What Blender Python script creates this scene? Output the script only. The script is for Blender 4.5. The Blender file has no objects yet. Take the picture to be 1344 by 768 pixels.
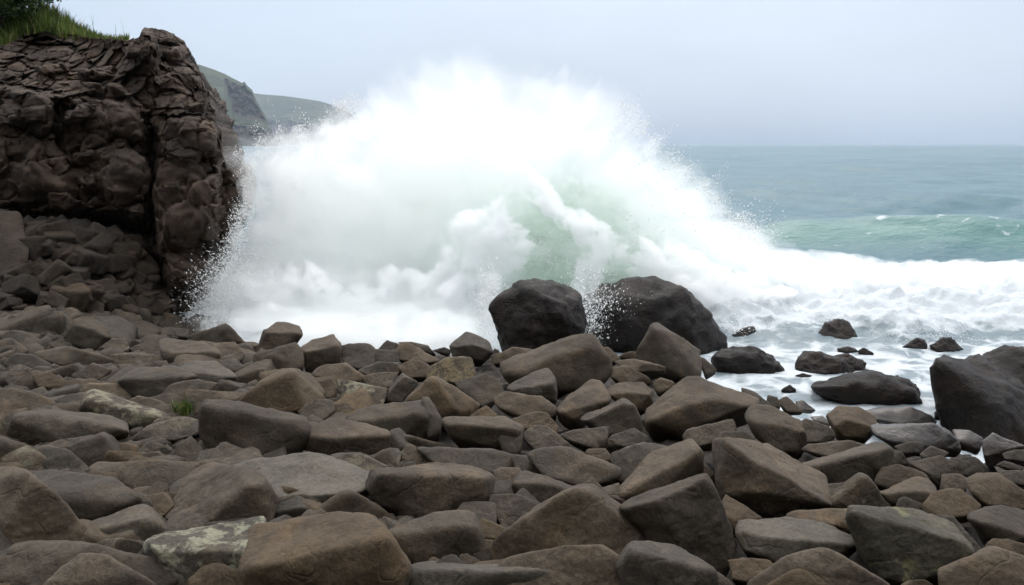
import bpy, bmesh, math, random
import numpy as np
from mathutils import Vector, Matrix

SKIP = ()
scene = bpy.context.scene
COL = scene.collection
rng = np.random.default_rng(7)
random.seed(7)
R = math.radians

# ------------------------------------------------------------------ camera
F = 1055.0                     # focal length in pixels of the 1344 x 768 picture
PITCH = R(10.5)
CAMZ = 4.0
cam_d = bpy.data.cameras.new('camera')
cam = bpy.data.objects.new('camera', cam_d)
COL.objects.link(cam)
cam.location = (0, 0, CAMZ)
cam.rotation_euler = (math.pi / 2 - PITCH, 0, 0)
cam_d.sensor_width = 36.0
cam_d.lens = 36.0 * F / 1344.0
cam_d.clip_start = 0.05
cam_d.clip_end = 12000
scene.camera = cam
CP, SP = math.cos(PITCH), math.sin(PITCH)


def W(px, py, Y):
    """World point seen in the photograph at (px, py) that lies Y metres out."""
    px = np.asarray(px, float); py = np.asarray(py, float); Y = np.asarray(Y, float)
    u = (px - 672.0) / F; v = (384.0 - py) / F
    dy = CP + v * SP; dz = -SP + v * CP
    return np.stack(np.broadcast_arrays(u / dy * Y, Y, CAMZ + dz / dy * Y), -1)


def to_px(P):
    P = np.asarray(P, float)
    x, y, z = P[..., 0], P[..., 1], P[..., 2] - CAMZ
    f = y * CP - z * SP; up = y * SP + z * CP
    return 672 + F * x / f, 384 - F * up / f


def sstep(a, b, x):
    t = np.clip((np.asarray(x, float) - a) / (b - a), 0, 1)
    return t * t * (3 - 2 * t)


def S(x, Y):
    """Height of the beach under the boulders."""
    x = np.asarray(x, float); Y = np.asarray(Y, float)
    z = 2.65 - 0.15 * Y
    z = z - 0.27 * np.maximum(0, x - 1.2) * sstep(4, 11, Y)
    z = z + 0.75 * np.clip(Y - 13.5, 0, 3.4) * sstep(-6.9, -9.2, x) - 0.5 * np.maximum(0, Y - 17.2) - 0.9 * np.clip(Y - 13.7, 0, 2) * sstep(-6.6, -5.0, x)
    return z


def hit(px, py, surf=S, lo=2.0, hi=60.0):
    """Distance Y at which the ray of a pixel meets a height field."""
    ys = np.linspace(lo, hi, 3000)
    P = W(px, py, ys)
    below = P[:, 2] <= surf(P[:, 0], P[:, 1])
    k = int(np.argmax(below)) if below.any() else len(ys) - 1
    return float(ys[k])


# ------------------------------------------------------------------ noise
_perm = np.random.default_rng(3).permutation(4096)
_g3 = np.random.default_rng(4).normal(size=(4096, 3)); _g3 /= np.linalg.norm(_g3, axis=1)[:, None]


def _h(i, j, k):
    return _perm[(_perm[(_perm[i & 4095] + j) & 4095] + k) & 4095]


def perlin(P):
    P = np.asarray(P, float)
    i = np.floor(P).astype(np.int64); f = P - i
    w = f * f * f * (f * (f * 6 - 15) + 10)
    out = 0
    for a in (0, 1):
        wa = w[..., 0] if a else 1 - w[..., 0]
        for b in (0, 1):
            wb = w[..., 1] if b else 1 - w[..., 1]
            for c in (0, 1):
                wc = w[..., 2] if c else 1 - w[..., 2]
                g = _g3[_h(i[..., 0] + a, i[..., 1] + b, i[..., 2] + c)]
                out = out + wa * wb * wc * (g[..., 0] * (f[..., 0] - a) + g[..., 1] * (f[..., 1] - b) + g[..., 2] * (f[..., 2] - c))
    return out * 1.5


def fbm(P, oct=4, gain=0.5, lac=2.03):
    P = np.asarray(P, float); a, s, t = 1.0, 0, 0
    for o in range(oct):
        s = s + a * perlin(P + 17.3 * o); t += a
        P = P * lac; a *= gain
    return s / t


def voronoi(P, jitter=0.9):
    """F1, F2 and the cell's random number."""
    P = np.asarray(P, float)
    i = np.floor(P).astype(np.int64); f = P - i
    f1 = np.full(P.shape[:-1], 9.0); f2 = f1.copy(); cid = np.zeros(P.shape[:-1])
    for a in (-1, 0, 1):
        for b in (-1, 0, 1):
            for c in (-1, 0, 1):
                h = _h(i[..., 0] + a, i[..., 1] + b, i[..., 2] + c)
                q = 0.5 + jitter * 0.5 * np.clip(_g3[h] * 1.2, -1, 1)
                d = np.sqrt((a + q[..., 0] - f[..., 0]) ** 2 + (b + q[..., 1] - f[..., 1]) ** 2 + (c + q[..., 2] - f[..., 2]) ** 2)
                near = d < f1
                f2 = np.where(near, f1, np.minimum(f2, d))
                cid = np.where(near, h / 4096.0, cid)
                f1 = np.where(near, d, f1)
    return f1, f2, cid


# ------------------------------------------------------------------ meshes and objects
def mesh_np(name, V, faces, smooth=True):
    """A mesh from arrays: V n x 3, faces a list of arrays (k x 3 or k x 4)."""
    me = bpy.data.meshes.new(name)
    faces = [np.asarray(f, np.int64) for f in (faces if isinstance(faces, list) else [faces]) if len(f)]
    V = np.asarray(V, np.float32)
    me.vertices.add(len(V)); me.vertices.foreach_set('co', V.ravel())
    loops = np.concatenate([f.ravel() for f in faces])
    tot = np.concatenate([np.full(len(f), f.shape[1]) for f in faces])
    start = np.concatenate([[0], np.cumsum(tot)[:-1]])
    me.loops.add(len(loops)); me.loops.foreach_set('vertex_index', loops.astype(np.int32))
    me.polygons.add(len(tot)); me.polygons.foreach_set('loop_start', start.astype(np.int32))
    try:
        me.polygons.foreach_set('loop_total', tot.astype(np.int32))
    except Exception:
        pass
    me.update(calc_edges=True); me.validate()
    if smooth:
        me.polygons.foreach_set('use_smooth', np.ones(len(me.polygons), bool))
    return me


def link(name, me, mat=None, parent=None, loc=None):
    o = bpy.data.objects.new(name, me); COL.objects.link(o)
    if mat is not None and not me.materials:
        me.materials.append(mat)
    if parent is not None:
        o.parent = parent
    if loc is not None:
        o.location = loc
    return o


def tag(o, label=None, cat=None, group=None, kind=None):
    if label: o['label'] = label
    if cat: o['category'] = cat
    if group: o['group'] = group
    if kind: o['kind'] = kind
    return o


def empty(name, loc):
    o = bpy.data.objects.new(name, None); COL.objects.link(o); o.location = loc
    return o


def grid_faces(nr, nc, wrap=False):
    r = np.arange(nr - 1)[:, None]; c = np.arange(nc if wrap else nc - 1)[None, :]
    a = r * nc + c; b = r * nc + (c + 1) % nc
    return np.stack([a, b, b + nc, a + nc], -1).reshape(-1, 4)


def set_attr(me, name, vals):
    at = me.attributes.new(name, 'FLOAT', 'POINT')
    at.data.foreach_set('value', np.asarray(vals, np.float32).ravel())


# ------------------------------------------------------------------ materials
class NT:
    """Short hand for node trees."""
    def __init__(self, name):
        self.m = bpy.data.materials.new(name); self.m.use_nodes = True
        self.t = self.m.node_tree; self.t.nodes.clear()
        self.out = self.t.nodes.new('ShaderNodeOutputMaterial')

    def n(self, typ, **kw):
        nd = self.t.nodes.new('ShaderNode' + typ)
        for k, v in kw.items():
            if k.startswith('_'):
                setattr(nd, k[1:], v)
        for k, v in kw.items():
            if k.startswith('_'):
                continue
            key = k.replace('__', ' ')
            s = nd.inputs[int(key[1:])] if key[0] == 'i' and key[1:].isdigit() else nd.inputs[key]
            if isinstance(v, bpy.types.NodeSocket):
                self.t.links.new(v, s)
            else:
                s.default_value = v
        return nd

    def math(self, op, a, b=None, c=None, clamp=False):
        nd = self.t.nodes.new('ShaderNodeMath'); nd.operation = op; nd.use_clamp = clamp
        for k, v in enumerate((a, b, c)):
            if v is None: continue
            if isinstance(v, bpy.types.NodeSocket): self.t.links.new(v, nd.inputs[k])
            else: nd.inputs[k].default_value = v
        return nd.outputs[0]

    def vmath(self, op, a, b=None):
        nd = self.t.nodes.new('ShaderNodeVectorMath'); nd.operation = op
        for k, v in enumerate((a, b)):
            if v is None: continue
            if isinstance(v, bpy.types.NodeSocket): self.t.links.new(v, nd.inputs[k])
            else: nd.inputs[k].default_value = v
        return nd.outputs[0]

    def noise(self, vec, scale, detail=4, rough=0.55, dist=0.0):
        return self.n('TexNoise', Vector=vec, Scale=scale, Detail=detail, Roughness=rough, Distortion=dist).outputs['Fac']

    def ramp(self, fac, a, b, lo=0.0, hi=1.0):
        return self.n('MapRange', _interpolation_type='SMOOTHSTEP', Value=fac, From__Min=a, From__Max=b, To__Min=lo, To__Max=hi).outputs[0]

    def mix(self, fac, a, b, blend='MIX'):
        nd = self.t.nodes.new('ShaderNodeMix'); nd.data_type = 'RGBA'; nd.blend_type = blend
        for s, v in ((nd.inputs[0], fac), (nd.inputs[6], a), (nd.inputs[7], b)):
            if isinstance(v, bpy.types.NodeSocket): self.t.links.new(v, s)
            else: s.default_value = (*v, 1.0) if hasattr(v, '__len__') and len(v) == 3 else v
        return nd.outputs[2]

    def bump(self, h, strength, dist, normal=None):
        kw = dict(Height=h, Strength=strength, Distance=dist)
        if normal is not None: kw['Normal'] = normal
        return self.n('Bump', **kw).outputs[0]

    def surf(self, s):
        self.t.links.new(s, self.out.inputs['Surface']); return self.m

    def vol(self, s):
        self.t.links.new(s, self.out.inputs['Volume']); return self.m

    def principled(self, **kw):
        return self.n('BsdfPrincipled', **kw).outputs[0]


def rock_mat(name, dark, light, tan=None, tan_amt=0.5, rough=0.85, lichen=0.0, lichen_col=(0.34, 0.34, 0.27), lichen_scale=7.0,
             scale=1.0, bump=1.0, spec=0.35, wetness=0.0, use_world=False, blocks=0.0):
    t = NT(name)
    tc = t.n('TexCoord').outputs['Object']
    if not use_world:
        oi = t.n('ObjectInfo')
        off = t.n('CombineXYZ', X=t.math('MULTIPLY', oi.outputs['Random'], 91.0), Y=t.math('MULTIPLY', oi.outputs['Random'], 47.0), Z=0.0).outputs[0]
        rnd = oi.outputs['Random']
        vec = t.vmath('ADD', tc, off)
    else:
        vec = tc; rnd = None
    big = t.noise(vec, 1.6 * scale, 5, 0.62, 0.4)
    mid = t.noise(vec, 7.0 * scale, 6, 0.65)
    fine = t.noise(vec, 55.0 * scale, 4, 0.7)
    c = t.mix(t.ramp(t.math('ADD', t.math('MULTIPLY', big, 0.6), t.math('MULTIPLY', mid, 0.4)), 0.34, 0.66), dark, light)
    if tan is not None:
        m = t.ramp(t.noise(vec, 2.3 * scale, 6, 0.7, 0.8), 0.5, 0.68)
        c = t.mix(t.math('MULTIPLY', m, tan_amt), c, tan)
    sp = t.ramp(fine, 0.3, 0.7, 0.72, 1.28)
    c = t.mix(1.0, c, t.n('CombineColor', Red=sp, Green=sp, Blue=sp).outputs[0], 'MULTIPLY')
    if rnd is not None:
        v = t.math('ADD', t.math('MULTIPLY', rnd, 0.42), 0.79)
        r2 = t.math('FRACT', t.math('MULTIPLY', rnd, 37.7))
        s2 = t.math('ADD', t.math('MULTIPLY', r2, 0.4), 0.9)
        c = t.n('HueSaturation', Saturation=s2, Value=v, Color=c).outputs[0]
    if blocks > 0:
        cell = t.n('TexVoronoi', Vector=vec, Scale=blocks).outputs['Color']
        cv = t.math('ADD', t.math('MULTIPLY', t.n('SeparateColor', Color=cell).outputs[0], 0.5), 0.75)
        c = t.mix(1.0, c, t.n('CombineColor', Red=cv, Green=cv, Blue=cv).outputs[0], 'MULTIPLY')
    ro = rough
    if lichen > 0:
        # crusty spots that grow in clusters
        a = t.noise(vec, lichen_scale, 7, 0.72, 0.3)
        b = t.noise(vec, lichen_scale * 0.28, 3, 0.5)
        lm = t.ramp(t.math('ADD', t.math('MULTIPLY', a, 0.62), t.math('MULTIPLY', b, 0.38)), 0.60 - 0.12 * lichen, 0.64 - 0.10 * lichen)
        lc = t.mix(t.ramp(fine, 0.35, 0.65), lichen_col, tuple(0.62 * q for q in lichen_col))
        c = t.mix(t.math('MULTIPLY', lm, 0.85), c, lc)
    h1 = t.math('ADD', t.math('MULTIPLY', mid, 0.75), t.math('MULTIPLY', fine, 0.16))
    vo = t.n('TexVoronoi', _feature='DISTANCE_TO_EDGE', Vector=t.vmath('ADD', vec, t.vmath('SCALE', t.n('TexNoise', Vector=vec, Scale=3.0 * scale, Detail=3.0).outputs['Color'], None)), Scale=1.3 * scale).outputs['Distance']
    h2 = t.math('ADD', h1, t.math('MULTIPLY', t.ramp(vo, 0.0, 0.03), 0.10))
    nrm = t.bump(h2, 0.55 * bump, 0.05 / scale)
    kw = dict(Base__Color=c, Roughness=ro, Normal=nrm)
    nd = t.n('BsdfPrincipled', **kw)
    nd.inputs['Specular IOR Level'].default_value = spec
    if wetness > 0:
        nd.inputs['Coat Weight'].default_value = wetness
        nd.inputs['Coat Roughness'].default_value = 0.22
    return t.surf(nd.outputs[0])
# ------------------------------------------------------------------ daylight under a bright overcast sky
SUN_EL, SUN_AZ = R(56), R(12)          # behind the wave, a little to the right (azimuth from +Y towards +X)
world = bpy.data.worlds.new('World'); scene.world = world; world.use_nodes = True
wt = world.node_tree; wt.nodes.clear()
def wn(typ, **kw):
    nd = wt.nodes.new('ShaderNode' + typ)
    for k, v in kw.items(): setattr(nd, k, v)
    return nd
wo = wn('OutputWorld')
sky = wn('TexSky', sky_type='NISHITA', sun_disc=False, sun_elevation=SUN_EL, sun_rotation=SUN_AZ, air_density=1.0, dust_density=4.0, ozone_density=1.0)
bg1 = wn('Background'); bg1.inputs[1].default_value = 0.05
wt.links.new(sky.outputs[0], bg1.inputs[0])
# cloud deck: brightest overhead, blue grey towards the horizon
tc = wn('TexCoord'); sep = wn('SeparateXYZ'); wt.links.new(tc.outputs['Generated'], sep.inputs[0])
cr = wn('ValToRGB')
stops = [(0.0, (0.30, 0.385, 0.51)), (0.02, (0.315, 0.40, 0.525)), (0.09, (0.335, 0.415, 0.53)), (0.17, (0.385, 0.455, 0.56)), (0.4, (0.72, 0.75, 0.80)), (1.0, (2.45, 2.45, 2.45))]
el = cr.color_ramp.elements
while len(el) < len(stops): el.new(0.5)
for e, (p, c) in zip(el, stops): e.position = p; e.color = (*c, 1)
wt.links.new(sep.outputs['Z'], cr.inputs[0])
mp = wn('Mapping'); mp.inputs['Scale'].default_value = (1.6, 1.6, 5.0); wt.links.new(tc.outputs['Generated'], mp.inputs[0])
nz = wn('TexNoise'); nz.inputs['Scale'].default_value = 1.6; nz.inputs['Detail'].default_value = 4; nz.inputs['Roughness'].default_value = 0.5
wt.links.new(mp.outputs[0], nz.inputs['Vector'])
mr = wn('MapRange'); mr.inputs['From Min'].default_value = 0.3; mr.inputs['From Max'].default_value = 0.7; mr.inputs['To Min'].default_value = 0.91; mr.inputs['To Max'].default_value = 1.11
wt.links.new(nz.outputs['Fac'], mr.inputs['Value'])
bg2 = wn('Background'); wt.links.new(cr.outputs[0], bg2.inputs[0]); wt.links.new(mr.outputs[0], bg2.inputs[1])
ad = wn('AddShader'); wt.links.new(bg1.outputs[0], ad.inputs[0]); wt.links.new(bg2.outputs[0], ad.inputs[1]); wt.links.new(ad.outputs[0], wo.inputs[0])

sl = bpy.data.lights.new('sun', 'SUN'); sl.energy = 0.95; sl.angle = R(40); sl.color = (1.0, 0.97, 0.93)
sun = bpy.data.objects.new('sun', sl); COL.objects.link(sun)
sd = Vector((math.sin(SUN_AZ) * math.cos(SUN_EL), math.cos(SUN_AZ) * math.cos(SUN_EL), math.sin(SUN_EL)))
sun.rotation_euler = sd.to_track_quat('Z', 'Y').to_euler(); sun.location = sd * 60

scene.view_settings.view_transform = 'Standard'; scene.view_settings.look = 'None'
scene.view_settings.gamma = 1; scene.view_settings.exposure = 0.2; scene.view_settings.use_curve_mapping = False
cy = scene.cycles
cy.max_bounces = 64; cy.diffuse_bounces = 3; cy.glossy_bounces = 3; cy.transmission_bounces = 6; cy.volume_bounces = 16; cy.transparent_max_bounces = 12
cy.volume_step_rate = 1.0; cy.volume_max_steps = 256
cy.use_denoising = True
cy.use_adaptive_sampling = True; cy.adaptive_threshold = 0.03
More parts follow.
